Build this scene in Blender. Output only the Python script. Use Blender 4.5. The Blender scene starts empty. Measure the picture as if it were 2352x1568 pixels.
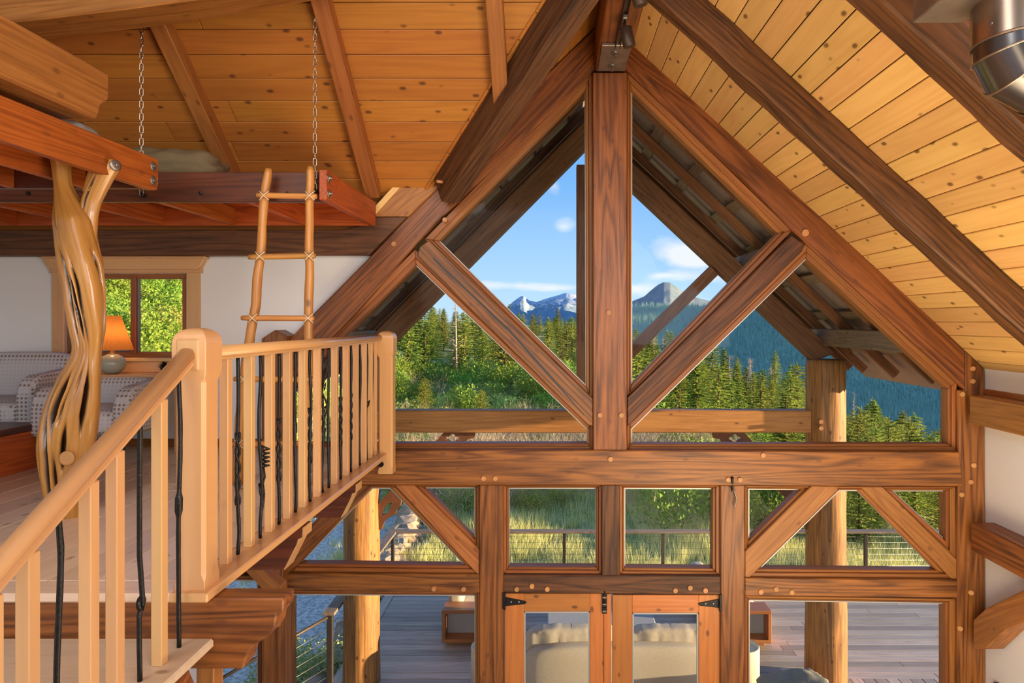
import bpy, bmesh, math, random
import numpy as np
from mathutils import Vector, Matrix, noise

sc = bpy.context.scene
COL = sc.collection
R = math.radians
random.seed(7)
NR = np.random.default_rng(7)

# ------------------------------------------------------------------ camera
F = 1568.0; CX = 1275.0; CY = 740.0           # focal length in pixels, vanishing point of the room's long axis
cam = bpy.data.cameras.new('camera'); camo = bpy.data.objects.new('camera', cam)
COL.objects.link(camo); sc.camera = camo
camo.location = (0, 0, 0); camo.rotation_euler = (R(90), 0, 0)
cam.sensor_width = 36.0; cam.lens = 36.0 * F / 2352.0
cam.shift_x = -(CX - 1176.0) / 2352.0
cam.shift_y = (CY - 784.0) / 2352.0
cam.clip_start = 0.05; cam.clip_end = 6000

# ------------------------------------------------------------------ light and exposure
SUN_STR = 14.0; SKY_STR = 1.15
sc.view_settings.view_transform = 'Standard'; sc.view_settings.look = 'None'
sc.view_settings.exposure = 0.0; sc.view_settings.gamma = 1.0
sc.view_settings.use_curve_mapping = False
sc.cycles.max_bounces = 6; sc.cycles.diffuse_bounces = 3; sc.cycles.glossy_bounces = 3
sc.cycles.transmission_bounces = 6; sc.cycles.transparent_max_bounces = 24
sc.cycles.sample_clamp_indirect = 6.0; sc.cycles.use_denoising = True
sc.cycles.use_adaptive_sampling = True; sc.cycles.adaptive_threshold = 0.03
sc.cycles.caustics_reflective = False; sc.cycles.caustics_refractive = False

def sun_light():
    l = bpy.data.lights.new('sun', 'SUN'); l.energy = SUN_STR; l.angle = R(0.6); l.color = (1.0, 0.74, 0.42)
    o = bpy.data.objects.new('sun', l); COL.objects.link(o)
    e = R(6.2); a = R(8.8)
    d = Vector((-math.cos(e) * math.cos(a), math.cos(e) * math.sin(a), -math.sin(e)))   # travel direction
    o.rotation_euler = d.to_track_quat('-Z', 'Y').to_euler()
sun_light()

def area(name, loc, target, sx, sy, power, color):
    l = bpy.data.lights.new(name, 'AREA'); l.shape = 'RECTANGLE'; l.size = sx; l.size_y = sy
    l.energy = power; l.color = color
    o = bpy.data.objects.new(name, l); COL.objects.link(o); o.location = loc
    o.rotation_euler = (Vector(target) - Vector(loc)).to_track_quat('-Z', 'Y').to_euler()
    return o
area('room_up_fill', (2.0, 2.4, -2.6), (2.3, 4.0, 1.0), 2.0, 2.0, 150, (1.0, 0.76, 0.44))  # added unseen fill, brightens the right ceiling from below
area('room_side_fill', (2.1, -0.9, 0.55), (-1.7, 4.2, -0.7), 2.2, 2.0, 190, (0.97, 0.97, 1.0))  # added unseen fill, no window there; lights railing and loft from the right
area('room_back_fill', (-0.8, -3.6, 1.4), (-1.0, 5.0, -0.9), 4.5, 2.2, 112, (1.0, 0.83, 0.64))  # added unseen fill from behind the camera
area('loft_top_fill', (-1.9, 0.9, 2.3), (-2.6, 4.4, -1.0), 1.4, 1.4, 60, (1.0, 0.93, 0.86))  # added unseen fill, no lamp there; brightens the loft floor
area('loft_up_fill', (0.4, 2.2, -0.6), (-0.4, 5.2, 1.5), 0.8, 0.8, 15, (1.0, 0.66, 0.32))  # added unseen warm fill for the left ceiling

def world():
    w = bpy.data.worlds.new('sky'); sc.world = w; w.use_nodes = True
    nt = w.node_tree; N = nt.nodes; L = nt.links; N.clear()
    out = N.new('ShaderNodeOutputWorld'); bg = N.new('ShaderNodeBackground')
    tc = N.new('ShaderNodeTexCoord'); sep = N.new('ShaderNodeSeparateXYZ')
    L.new(tc.outputs['Generated'], sep.inputs[0])
    ramp = N.new('ShaderNodeValToRGB'); cr = ramp.color_ramp
    cr.elements[0].position = 0.0; cr.elements[0].color = (0.20, 0.19, 0.13, 1)
    cr.elements[1].position = 1.0; cr.elements[1].color = (0.16, 0.32, 0.66, 1)
    for p, c in ((0.47, (0.20, 0.19, 0.13)), (0.5, (0.55, 0.74, 0.90)), (0.53, (0.42, 0.66, 0.92)), (0.60, (0.20, 0.46, 0.90)), (0.70, (0.12, 0.34, 0.82))):
        e = cr.elements.new(p); e.color = (*c, 1)
    m = N.new('ShaderNodeMath'); m.operation = 'MULTIPLY_ADD'; m.inputs[1].default_value = 0.5; m.inputs[2].default_value = 0.5
    L.new(sep.outputs[2], m.inputs[0]); L.new(m.outputs[0], ramp.inputs[0])
    # clouds: stretched noise, plus a few cumulus heaps
    mp = N.new('ShaderNodeMapping'); mp.inputs['Scale'].default_value = (4.5, 4.5, 10.0); mp.inputs['Location'].default_value = (3.3, 0.2, 0.9)
    L.new(tc.outputs['Generated'], mp.inputs[0])
    n = N.new('ShaderNodeTexNoise'); n.inputs['Scale'].default_value = 1.6; n.inputs['Detail'].default_value = 9; n.inputs['Roughness'].default_value = 0.55
    L.new(mp.outputs[0], n.inputs[0])
    cur = n.outputs[0]
    def heap(px, py, wx, wz, amt, cur):
        v = Vector(((px - CX) / F, 1, (CY - py) / F)).normalized()
        s = N.new('ShaderNodeVectorMath'); s.operation = 'SUBTRACT'; s.inputs[1].default_value = v
        L.new(tc.outputs['Generated'], s.inputs[0])
        q = N.new('ShaderNodeVectorMath'); q.operation = 'DIVIDE'; q.inputs[1].default_value = (wx, 0.3, wz)
        L.new(s.outputs[0], q.inputs[0])
        ln = N.new('ShaderNodeVectorMath'); ln.operation = 'LENGTH'; L.new(q.outputs[0], ln.inputs[0])
        mr = N.new('ShaderNodeMapRange'); mr.inputs[1].default_value = 0; mr.inputs[2].default_value = 1; mr.inputs[3].default_value = amt; mr.inputs[4].default_value = 0
        L.new(ln.outputs['Value'], mr.inputs[0])
        ad = N.new('ShaderNodeMath'); ad.operation = 'ADD'; L.new(cur, ad.inputs[0]); L.new(mr.outputs[0], ad.inputs[1])
        return ad.outputs[0]
    for h in ((1545, 575, .070, .030, .36), (1610, 590, .05, .022, .30), (1300, 520, .032, .016, .30), (1275, 425, .02, .022, .26), (1180, 655, .10, .012, .30),
              (1290, 662, .08, .010, .28), (1520, 632, .07, .010, .28), (1460, 662, .05, .012, .26), (1210, 500, .02, .012, .22), (1640, 640, .06, .016, .26), (1120, 490, .03, .014, .22)):
        cur = heap(*h, cur)
    cl = N.new('ShaderNodeMapRange'); cl.inputs[1].default_value = 0.62; cl.inputs[2].default_value = 0.86; cl.inputs[4].default_value = 0.92
    L.new(cur, cl.inputs[0])
    mix = N.new('ShaderNodeMixRGB'); L.new(cl.outputs[0], mix.inputs[0]); L.new(ramp.outputs[0], mix.inputs[1])
    mix.inputs[2].default_value = (0.88, 0.88, 0.93, 1)
    L.new(mix.outputs[0], bg.inputs[0]); bg.inputs[1].default_value = SKY_STR
    L.new(bg.outputs[0], out.inputs[0])
world()

# ------------------------------------------------------------------ pixel -> point on a plane at depth Y
def P(px, py, Y): return Vector(((px - CX) * Y / F, Y, (CY - py) * Y / F))

# ------------------------------------------------------------------ object helpers
def tag(o, label=None, cat=None, group=None, kind=None):
    if label: o['label'] = label
    if cat: o['category'] = cat
    if group: o['group'] = group
    if kind: o['kind'] = kind
    return o
def empty(name, loc=(0, 0, 0), rz=0, parent=None):
    o = bpy.data.objects.new(name, None); COL.objects.link(o); o.location = loc; o.rotation_euler = (0, 0, rz)
    o.empty_display_size = 0.1
    if parent: o.parent = parent
    return o
def thing(name, label, cat, loc=(0, 0, 0), rz=0, group=None):
    return tag(empty(name, loc, rz), label, cat, group)
def struct(name, loc=(0, 0, 0)):
    return tag(empty(name, loc), kind='structure')
def link(name, me, mat, parent=None, mw=None):
    """mw is the world matrix wanted; parents here are unrotated empties or placed by matrix"""
    o = bpy.data.objects.new(name, me); COL.objects.link(o)
    if mat is not None and len(me.materials) == 0: me.materials.append(mat)
    if parent is not None:
        o.parent = parent
    if mw is not None:
        if parent is not None:
            pm = wm(parent)
            o.matrix_local = pm.inverted() @ mw
        else: o.matrix_local = mw
    elif parent is not None: o.matrix_local = wm(parent).inverted()
    return o
def wm(o):
    m = o.matrix_basis.copy()
    while o.parent is not None:
        o = o.parent; m = o.matrix_basis @ m
    return m
def mesh_bm(bm, smooth=False, name='m'):
    me = bpy.data.meshes.new(name); bm.to_mesh(me); bm.free()
    if smooth:
        for p in me.polygons: p.use_smooth = True
    return me
def frame(o, xd, up):
    x = Vector(xd).normalized(); u = Vector(up)
    y = u.cross(x)
    if y.length < 1e-6: y = Vector((0, 1, 0)).cross(x)
    y.normalize(); z = x.cross(y)
    m = Matrix((x, y, z)).transposed().to_4x4(); m.translation = Vector(o); return m

def box_bm(lx, ly, lz, bev=0.0, segs=1, wob=0.0, seed=0, x0=0.0):
    """box of length lx along x (from x0), centred in y and z"""
    bm = bmesh.new()
    rings = []
    rnd = random.Random(seed)
    n = max(1, segs)
    off = rnd.random() * 100
    for i in range(n + 1):
        x = x0 + lx * i / n; r = []
        for (sy, sz) in ((-1, -1), (1, -1), (1, 1), (-1, 1)):
            wy = wz = 0
            if wob and 0 < i < n:
                wy = wob * noise.noise(Vector((x * 3.1 + off, sy * 7, sz * 5)))
                wz = wob * noise.noise(Vector((x * 3.1, sy * 9 + off, sz * 3)))
            r.append(bm.verts.new((x, sy * ly / 2 + wy, sz * lz / 2 + wz)))
        rings.append(r)
    for i in range(n):
        for k in range(4):
            a, b = rings[i], rings[i + 1]
            bm.faces.new((a[k], a[(k + 1) % 4], b[(k + 1) % 4], b[k]))
    bm.faces.new(rings[0][::-1]); bm.faces.new(rings[-1])
    bmesh.ops.recalc_face_normals(bm, faces=bm.faces)
    if bev:
        ed = [e for e in bm.edges if len(e.link_faces) == 2 and e.calc_face_angle(0) > 0.6]
        bmesh.ops.bevel(bm, geom=ed, offset=bev, segments=1, affect='EDGES')
    return bm
def beam(name, a, b, w, h, mat, parent=None, up=(0, 0, 1), bev=0.006, segs=1, wob=0.0, seed=None):
    """straight timber: local x along a->b, w across (local y), h along up"""
    a = Vector(a); b = Vector(b); L = (b - a).length
    me = mesh_bm(box_bm(L, w, h, bev, segs, wob, seed if seed is not None else int(abs(a.x * 97 + b.z * 31 + a.y * 13) * 10) % 9999), name=name)
    return link(name, me, mat, parent, frame(a, b - a, up))
def bbox(name, x0, x1, y0, y1, z0, z1, mat, parent=None, bev=0.004, grain=None):
    """axis aligned box; grain 'X','Y','Z' = local x axis (defaults to the longest side)"""
    d = (x1 - x0, y1 - y0, z1 - z0)
    g = grain or 'XYZ'[d.index(max(d))]
    c = ((x0 + x1) / 2, (y0 + y1) / 2, (z0 + z1) / 2)
    if g == 'X': return beam(name, (x0, c[1], c[2]), (x1, c[1], c[2]), d[1], d[2], mat, parent, bev=bev)
    if g == 'Y': return beam(name, (c[0], y0, c[2]), (c[0], y1, c[2]), d[0], d[2], mat, parent, bev=bev)
    return beam(name, (c[0], c[1], z0), (c[0], c[1], z1), d[0], d[1], mat, parent, up=(0, 1, 0), bev=bev)

def prism(name, pts, ext, mat, parent=None, grain=None, bev=0.004):
    """polygon of world points (planar) extruded by vector ext; local x axis = grain direction"""
    pts = [Vector(p) for p in pts]; ext = Vector(ext)
    if grain is None:
        best = max(range(len(pts)), key=lambda i: (pts[(i + 1) % len(pts)] - pts[i]).length)
        grain = pts[(best + 1) % len(pts)] - pts[best]
    c = sum(pts, Vector()) / len(pts)
    M = frame(c, grain, ext); Mi = M.inverted()
    bm = bmesh.new()
    lo = [bm.verts.new(Mi @ p) for p in pts]; hi = [bm.verts.new(Mi @ (p + ext)) for p in pts]
    n = len(pts)
    bm.faces.new(lo); bm.faces.new(hi[::-1])
    for i in range(n): bm.faces.new((lo[i], hi[i], hi[(i + 1) % n], lo[(i + 1) % n]))
    bmesh.ops.recalc_face_normals(bm, faces=bm.faces)
    if bev:
        ed = [e for e in bm.edges if e.calc_face_angle(0) > 0.5]
        bmesh.ops.bevel(bm, geom=ed, offset=bev, segments=1, affect='EDGES')
    return link(name, mesh_bm(bm, name=name), mat, parent, M)
def pxprism(name, pix, Y, t, mat, parent=None, grain=None, bev=0.005):
    g = None
    if grain: g = Vector((grain[0], 0, -grain[1]))
    return prism(name, [P(x, y, Y) for x, y in pix], (0, t, 0), mat, parent, g, bev)

def tube_bm(pts, rad, n=10, bm=None, caps=True):
    bm = bm or bmesh.new()
    pts = [Vector(p) for p in pts]
    if not hasattr(rad, '__len__'): rad = [rad] * len(pts)
    rings = []; prev = None
    for i, p in enumerate(pts):
        if i == 0: t = pts[1] - p
        elif i == len(pts) - 1: t = p - pts[i - 1]
        else: t = (pts[i + 1] - p).normalized() + (p - pts[i - 1]).normalized()
        t.normalize()
        if prev is None:
            a = Vector((0, 0, 1)) if abs(t.z) < 0.9 else Vector((1, 0, 0))
            u = t.cross(a).normalized()
        else:
            u = prev - t * prev.dot(t); u.normalize()
        prev = u; v = t.cross(u)
        rings.append([bm.verts.new(p + (u * math.cos(2 * math.pi * k / n) + v * math.sin(2 * math.pi * k / n)) * rad[i]) for k in range(n)])
    for i in range(len(rings) - 1):
        for k in range(n):
            f = bm.faces.new((rings[i][k], rings[i][(k + 1) % n], rings[i + 1][(k + 1) % n], rings[i + 1][k])); f.smooth = True
    if caps:
        bm.faces.new(rings[0][::-1]); bm.faces.new(rings[-1])
    return bm
def tube(name, pts, rad, mat, parent=None, n=10, grain=True):
    pts = [Vector(p) for p in pts]
    M = frame(pts[0], pts[-1] - pts[0], (0, 0.3, 1)) if (pts[-1] - pts[0]).length > 1e-4 else Matrix.Translation(pts[0])
    Mi = M.inverted()
    bm = tube_bm([Mi @ p for p in pts], rad, n)
    bmesh.ops.recalc_face_normals(bm, faces=bm.faces)
    return link(name, mesh_bm(bm, name=name), mat, parent, M)
def lathe(name, prof, loc, mat, parent=None, n=24, smooth=True, axis=None):
    """prof: (r, z) list"""
    bm = bmesh.new(); rings = []
    for r, z in prof:
        rings.append([bm.verts.new((r * math.cos(2 * math.pi * k / n), r * math.sin(2 * math.pi * k / n), z)) for k in range(n)])
    for i in range(len(rings) - 1):
        for k in range(n):
            f = bm.faces.new((rings[i][k], rings[i][(k + 1) % n], rings[i + 1][(k + 1) % n], rings[i + 1][k])); f.smooth = smooth
    bm.faces.new(rings[0][::-1]); bm.faces.new(rings[-1])
    bmesh.ops.recalc_face_normals(bm, faces=bm.faces)
    M = Matrix.Translation(Vector(loc))
    if axis is not None: M = M @ Vector((0, 0, 1)).rotation_difference(Vector(axis)).to_matrix().to_4x4()
    return link(name, mesh_bm(bm, name=name), mat, parent, M)
def cushion_bm(lx, ly, lz, seg=14, puff=0.5, seed=0, wr=0.0):
    """pillow-like box centred on the origin, standing on z=0"""
    bm = bmesh.new()
    bmesh.ops.create_cube(bm, size=1.0)
    bmesh.ops.subdivide_edges(bm, edges=bm.edges[:], cuts=seg, use_grid_fill=True)
    for v in bm.verts:
        x, y, z = v.co * 2
        e = 4.5
        k = (abs(x) ** e + abs(y) ** e + abs(z) ** e) ** (1 / e)
        q = Vector((x, y, z)) / max(k, 1e-6)
        m = max(abs(x), abs(y), abs(z)); q *= m
        bul = 1 - puff * 0.5 * (max(abs(q.x), abs(q.y)) ** 4)
        w = 0
        if wr: w = wr * noise.noise(Vector((q.x * 3 + seed, q.y * 3, q.z * 2)))
        v.co = Vector((q.x * lx / 2, q.y * ly / 2, (q.z * bul + 1) * lz / 2)) * (1 + w)
    for f in bm.faces: f.smooth = True
    return bm
def ico_bm(r, sub=2, jit=0.0, seed=0, sc3=(1, 1, 1)):
    bm = bmesh.new(); bmesh.ops.create_icosphere(bm, subdivisions=sub, radius=1)
    for v in bm.verts:
        k = 1 + jit * noise.noise(v.co * 1.7 + Vector((seed * 3.1, seed, 0)))
        v.co = Vector((v.co.x * sc3[0], v.co.y * sc3[1], v.co.z * sc3[2])) * r * k
    return bm
def np_mesh(name, V, T, smooth=False):
    me = bpy.data.meshes.new(name)
    V = np.asarray(V, dtype=np.float32); T = np.asarray(T, dtype=np.int32)
    k = T.shape[1]
    me.vertices.add(len(V)); me.vertices.foreach_set('co', V.ravel())
    me.loops.add(T.size); me.loops.foreach_set('vertex_index', T.ravel())
    me.polygons.add(len(T)); me.polygons.foreach_set('loop_start', np.arange(0, T.size, k, dtype=np.int32))
    me.polygons.foreach_set('loop_total', np.full(len(T), k, dtype=np.int32))
    if smooth: me.polygons.foreach_set('use_smooth', np.ones(len(T), dtype=bool))
    me.update(calc_edges=True)
    return me

# ------------------------------------------------------------------ materials
class NT:
    def __init__(s, name):
        s.m = bpy.data.materials.new(name); s.m.use_nodes = True; s.nt = s.m.node_tree
        s.N = s.nt.nodes; s.L = s.nt.links; s.b = s.N['Principled BSDF']; s.out = s.N['Material Output']
    def n(s, t, **kw):
        x = s.N.new('ShaderNode' + t)
        for k, v in kw.items(): setattr(x, k, v)
        return x
    def l(s, a, b): s.L.new(a, b)
    def math(s, op, a, b=None, c=None):
        x = s.n('Math', operation=op)
        for i, v in enumerate((a, b, c)):
            if v is None: continue
            if isinstance(v, (int, float)): x.inputs[i].default_value = v
            else: s.l(v, x.inputs[i])
        return x.outputs[0]
    def mix(s, f, a, b, blend='MIX'):
        x = s.n('MixRGB', blend_type=blend)
        for i, v in enumerate((f, a, b)):
            if isinstance(v, (int, float)): x.inputs[i].default_value = v
            elif isinstance(v, tuple): x.inputs[i].default_value = (*v, 1)
            else: s.l(v, x.inputs[i])
        return x.outputs[0]
    def noise(s, vec, scale, detail=3, rough=0.5, w=None, dist=0.0):
        x = s.n('TexNoise'); x.inputs['Scale'].default_value = scale; x.inputs['Detail'].default_value = detail
        x.inputs['Roughness'].default_value = rough; x.inputs['Distortion'].default_value = dist
        if w is not None:
            x.noise_dimensions = '4D'; s.l(w, x.inputs['W'])
        if vec is not None: s.l(vec, x.inputs['Vector'])
        return x.outputs[0]
    def mapr(s, v, a, b, c=0.0, d=1.0):
        x = s.n('MapRange'); s.l(v, x.inputs[0])
        for i, q in enumerate((a, b, c, d)): x.inputs[i + 1].default_value = q
        return x.outputs[0]
    def mapping(s, vec, sc3, loc=(0, 0, 0)):
        x = s.n('Mapping'); x.inputs['Scale'].default_value = sc3; x.inputs['Location'].default_value = loc
        s.l(vec, x.inputs[0]); return x.outputs[0]
    def bump(s, h, strength=0.3, dist=0.01):
        x = s.n('Bump'); x.inputs['Strength'].default_value = strength; x.inputs['Distance'].default_value = dist
        s.l(h, x.inputs['Height']); s.l(x.outputs[0], s.b.inputs['Normal'])
def plain(name, col, rough=0.6, metal=0.0, var=0.08, scale=6, bump=0.0, spec=None):
    s = NT(name)
    tc = s.n('TexCoord').outputs['Object']
    f = s.noise(tc, scale, 4)
    c = s.mix(f, tuple(x * (1 - var * 1.5) for x in col), tuple(min(1, x * (1 + var * 1.5)) for x in col))
    s.l(c, s.b.inputs['Base Color'])
    s.b.inputs['Roughness'].default_value = rough; s.b.inputs['Metallic'].default_value = metal
    if spec is not None: s.b.inputs['Specular IOR Level'].default_value = spec
    if bump: s.bump(s.noise(tc, scale * 8, 5), bump, 0.01)
    return s.m
def wood(name, light, dark, ring=1.0, ringf=16.0, fiber=0.35, knots=0.5, stain=0.5, stain_col=None, rough=0.5, bump=0.25, var=0.25, knot_col=(0.10, 0.03, 0.01), coat=0.0, s3=(0.42, 6.5, 6.5)):
    """softwood: local x runs with the grain; contour rings, fibres, knots, blotches; each object its own piece of wood"""
    s = NT(name)
    tc = s.n('TexCoord').outputs['Object']; rnd = s.n('ObjectInfo').outputs['Random']
    cmb = s.n('CombineXYZ')
    for q, f_ in enumerate((61.0, 37.0, 23.0)): s.l(s.math('MULTIPLY', rnd, f_), cmb.inputs[q])
    va = s.n('VectorMath', operation='ADD'); s.l(tc, va.inputs[0]); s.l(cmb.outputs[0], va.inputs[1]); tc = va.outputs[0]; w = None
    v = s.mapping(tc, s3)
    base = s.noise(v, 1.0, 1.5, 0.45, w, 0.15)
    fine = s.noise(s.mapping(tc, (3.0, 90, 90)), 1.0, 1, 0.5, w)
    ph = s.math('MULTIPLY_ADD', base, ringf * 5.2, s.math('MULTIPLY', fine, 1.6))
    rg = s.math('MULTIPLY_ADD', s.math('SINE', ph), 0.5, 0.5)
    rg = s.math('POWER', rg, 1.6)
    fib = s.noise(s.mapping(tc, (2.2, 45, 45)), 1.0, 3, 0.65, w)
    amt = s.math('ADD', s.math('MULTIPLY', rg, 0.55 * ring), s.math('MULTIPLY', s.mapr(fib, 0.35, 0.7), fiber))
    c = s.mix(s.math('MINIMUM', amt, 1.0), light, dark)
    blot = s.noise(s.mapping(tc, (0.8, 2.2, 2.2)), 1.3, 3, 0.6, w)
    sc_ = stain_col or tuple(x * 0.35 for x in dark)
    c = s.mix(s.math('MULTIPLY', s.mapr(blot, 0.5, 0.78), stain), c, sc_)
    vo = s.n('TexVoronoi'); vo.feature = 'F1'
    s.l(s.mapping(tc, (5.0, 9.0, 9.0)), vo.inputs['Vector']); vo.inputs['Scale'].default_value = 1.0
    kn = s.mapr(vo.outputs['Distance'], 0.17, 0.08)
    c = s.mix(s.math('MULTIPLY', kn, knots), c, knot_col)
    c2 = s.n('HueSaturation'); s.l(c, c2.inputs['Color'])
    s.l(s.math('MULTIPLY_ADD', rnd, var * 1.2, 1 - var * 0.6), c2.inputs['Value'])
    s.l(s.math('MULTIPLY_ADD', s.math('FRACT', s.math('MULTIPLY', rnd, 7.3)), 0.014, 0.493), c2.inputs['Hue'])
    s.l(c2.outputs[0], s.b.inputs['Base Color'])
    s.b.inputs['Roughness'].default_value = rough
    s.b.inputs['Coat Weight'].default_value = coat; s.b.inputs['Coat Roughness'].default_value = 0.25
    if bump >= 0.2: s.bump(s.math('ADD', s.math('MULTIPLY', fib, 0.7), s.math('MULTIPLY', rg, -0.4)), bump, 0.004)
    return s.m

M = {}
M['timber'] = wood('timber_brown', (0.34, 0.114, 0.023), (0.075, 0.020, 0.004), 0.9, 12, 0.55, 0.5, 0.5, rough=0.48, coat=0.1)
M['timber_pale'] = wood('timber_honey', (0.44, 0.180, 0.044), (0.20, 0.066, 0.014), 0.6, 12, 0.5, 0.5, 0.25, rough=0.5)
M['timber_dark'] = wood('timber_weathered_dark', (0.16, 0.057, 0.018), (0.034, 0.011, 0.004), 0.8, 13, 0.7, 0.6, 0.65, rough=0.6, bump=0.5)
M['timber_black'] = wood('timber_dark_old', (0.17, 0.062, 0.024), (0.045, 0.016, 0.007), 0.9, 14, 0.5, 0.6, 0.6, rough=0.55, bump=0.3)
M['trim'] = wood('trim_fir', (0.36, 0.130, 0.030), (0.17, 0.050, 0.011), 0.5, 16, 0.4, 0.0, 0.2, rough=0.45)
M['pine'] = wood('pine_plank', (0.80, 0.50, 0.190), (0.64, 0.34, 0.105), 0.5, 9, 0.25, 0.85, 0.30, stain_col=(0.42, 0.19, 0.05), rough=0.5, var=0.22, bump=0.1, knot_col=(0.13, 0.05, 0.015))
M['pine_shaded'] = wood('pine_plank_shaded', (0.50, 0.190, 0.032), (0.32, 0.100, 0.016), 0.5, 9, 0.25, 0.85, 0.35, stain_col=(0.30, 0.10, 0.02), rough=0.5, var=0.22, bump=0.1, knot_col=(0.10, 0.03, 0.01))  # the right ceiling's pine with the left side's shade put into its colour
M['rafter_old'] = wood('rafter_amber', (0.42, 0.155, 0.038), (0.22, 0.065, 0.014), 0.5, 10, 0.35, 0.6, 0.35, rough=0.5)
M['maple'] = wood('maple_clear', (0.68, 0.39, 0.17), (0.54, 0.28, 0.11), 0.35, 5, 0.18, 0.12, 0.2, stain_col=(0.52, 0.27, 0.11), rough=0.32, bump=0.03, var=0.16, coat=0.35)
M['redwood'] = wood('redwood_fir', (0.54, 0.125, 0.022), (0.26, 0.042, 0.008), 0.8, 16, 0.4, 0.3, 0.35, rough=0.5)
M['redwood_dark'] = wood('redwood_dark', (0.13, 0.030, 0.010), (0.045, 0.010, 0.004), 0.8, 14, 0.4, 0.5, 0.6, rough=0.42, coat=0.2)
M['floor'] = wood('pine_floor', (0.78, 0.60, 0.45), (0.60, 0.42, 0.29), 0.4, 8, 0.3, 0.6, 0.3, stain_col=(0.42, 0.26, 0.16), rough=0.33, bump=0.05, var=0.2, coat=0.3)
M['deck'] = wood('deck_weathered', (0.56, 0.45, 0.36), (0.36, 0.27, 0.21), 0.6, 12, 0.5, 0.2, 0.3, stain_col=(0.25, 0.18, 0.14), rough=0.6, var=0.5, bump=0.15)
M['log'] = wood('log_peeled', (0.50, 0.215, 0.062), (0.20, 0.075, 0.022), 0.6, 9, 0.9, 1.0, 0.75, stain_col=(0.16, 0.08, 0.035), rough=0.6, bump=0.5)
M['ext'] = wood('porch_timber', (0.34, 0.15, 0.065), (0.13, 0.048, 0.02), 0.7, 12, 0.5, 0.5, 0.4, rough=0.65)
M['ext_pale'] = wood('porch_tie_timber', (0.66, 0.29, 0.085), (0.36, 0.13, 0.032), 0.6, 12, 0.5, 0.7, 0.3, rough=0.6, bump=0.6)
M['ext_grey'] = wood('porch_purlin_grey', (0.34, 0.24, 0.17), (0.16, 0.10, 0.07), 0.6, 12, 0.5, 0.6, 0.4, rough=0.7)
M['ladder'] = wood('ladder_pole', (0.66, 0.31, 0.075), (0.40, 0.145, 0.028), 0.5, 10, 0.5, 0.8, 0.35, rough=0.4, coat=0.2)
M['teak'] = wood('teak', (0.50, 0.20, 0.065), (0.32, 0.11, 0.03), 0.3, 8, 0.3, 0.0, 0.1, rough=0.5)
M['door'] = wood('door_pine', (0.54, 0.20, 0.045), (0.34, 0.10, 0.02), 0.5, 12, 0.25, 0.8, 0.2, rough=0.4, coat=0.2)
M['dowel'] = wood('dowel', (0.56, 0.27, 0.10), (0.38, 0.16, 0.055), 0.3, 8, 0.2, 0, 0.1)
M['white'] = plain('drywall_white', (0.86, 0.86, 0.87), 0.85, var=0.02, scale=2, bump=0.03)
M['iron'] = plain('wrought_iron', (0.028, 0.026, 0.026), 0.38, 0.75, 0.3, 12, 0.25)
M['steel'] = plain('dark_steel_plate', (0.30, 0.26, 0.23), 0.4, 0.8, 0.4, 10, 0.1)
M['steel_bolt'] = plain('bolt_steel', (0.30, 0.28, 0.26), 0.35, 0.9, 0.2, 20)
M['chain'] = plain('chain_steel', (0.50, 0.42, 0.34), 0.28, 1.0, 0.1, 20)
M['bronze'] = plain('lamp_bronze', (0.07, 0.042, 0.028), 0.45, 0.4, 0.1)
M['roofdark'] = plain('roof_boards_dark', (0.05, 0.03, 0.02), 0.9)
M['cord'] = plain('lashing_cord', (0.72, 0.62, 0.45), 0.8)
M['ceramic'] = plain('lamp_ceramic', (0.36, 0.37, 0.30), 0.25, 0, 0.05)
M['brass'] = plain('brass', (0.6, 0.42, 0.18), 0.3, 0.9, 0.05)
M['ebony'] = plain('turned_black_wood', (0.018, 0.014, 0.013), 0.3)
M['linen'] = plain('linen_cushion', (0.56, 0.49, 0.40), 0.95, 0, 0.08, 40, 0.15)
M['linen_grey'] = plain('linen_grey', (0.44, 0.44, 0.44), 0.95, 0, 0.08, 40, 0.15)
M['khaki'] = plain('khaki_pillow', (0.20, 0.145, 0.075), 0.95, 0, 0.08, 30, 0.1)
M['cover'] = plain('grey_cushion', (0.22, 0.21, 0.17), 0.9, 0, 0.15, 12, 0.2)
M['planter'] = plain('cream_planter', (0.66, 0.58, 0.43), 0.6, 0, 0.05, 5)
M['postmetal'] = plain('rail_post_metal', (0.075, 0.055, 0.045), 0.5, 0.5, 0.2, 12)
M['rust'] = plain('bracket_rusted_steel', (0.20, 0.075, 0.035), 0.7, 0.2, 0.35, 9, 0.2)
M['gasket'] = plain('pale_glazing_strip', (0.55, 0.54, 0.50), 0.4, 0.3, 0.02)
M['vinyl'] = plain('window_sash_grey', (0.20, 0.22, 0.24), 0.35, 0.2, 0.02)
M['stone'] = plain('field_stone', (0.42, 0.31, 0.22), 0.9, 0, 0.5, 5, 0.6)
M['bark'] = plain('tree_bark', (0.16, 0.095, 0.06), 0.95, 0, 0.3, 8)
M['deadwood'] = plain('dead_tree_wood', (0.42, 0.33, 0.27), 0.95, 0, 0.3, 6)
M['blackframe'] = plain('black_frame', (0.02, 0.02, 0.022), 0.4)

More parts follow.
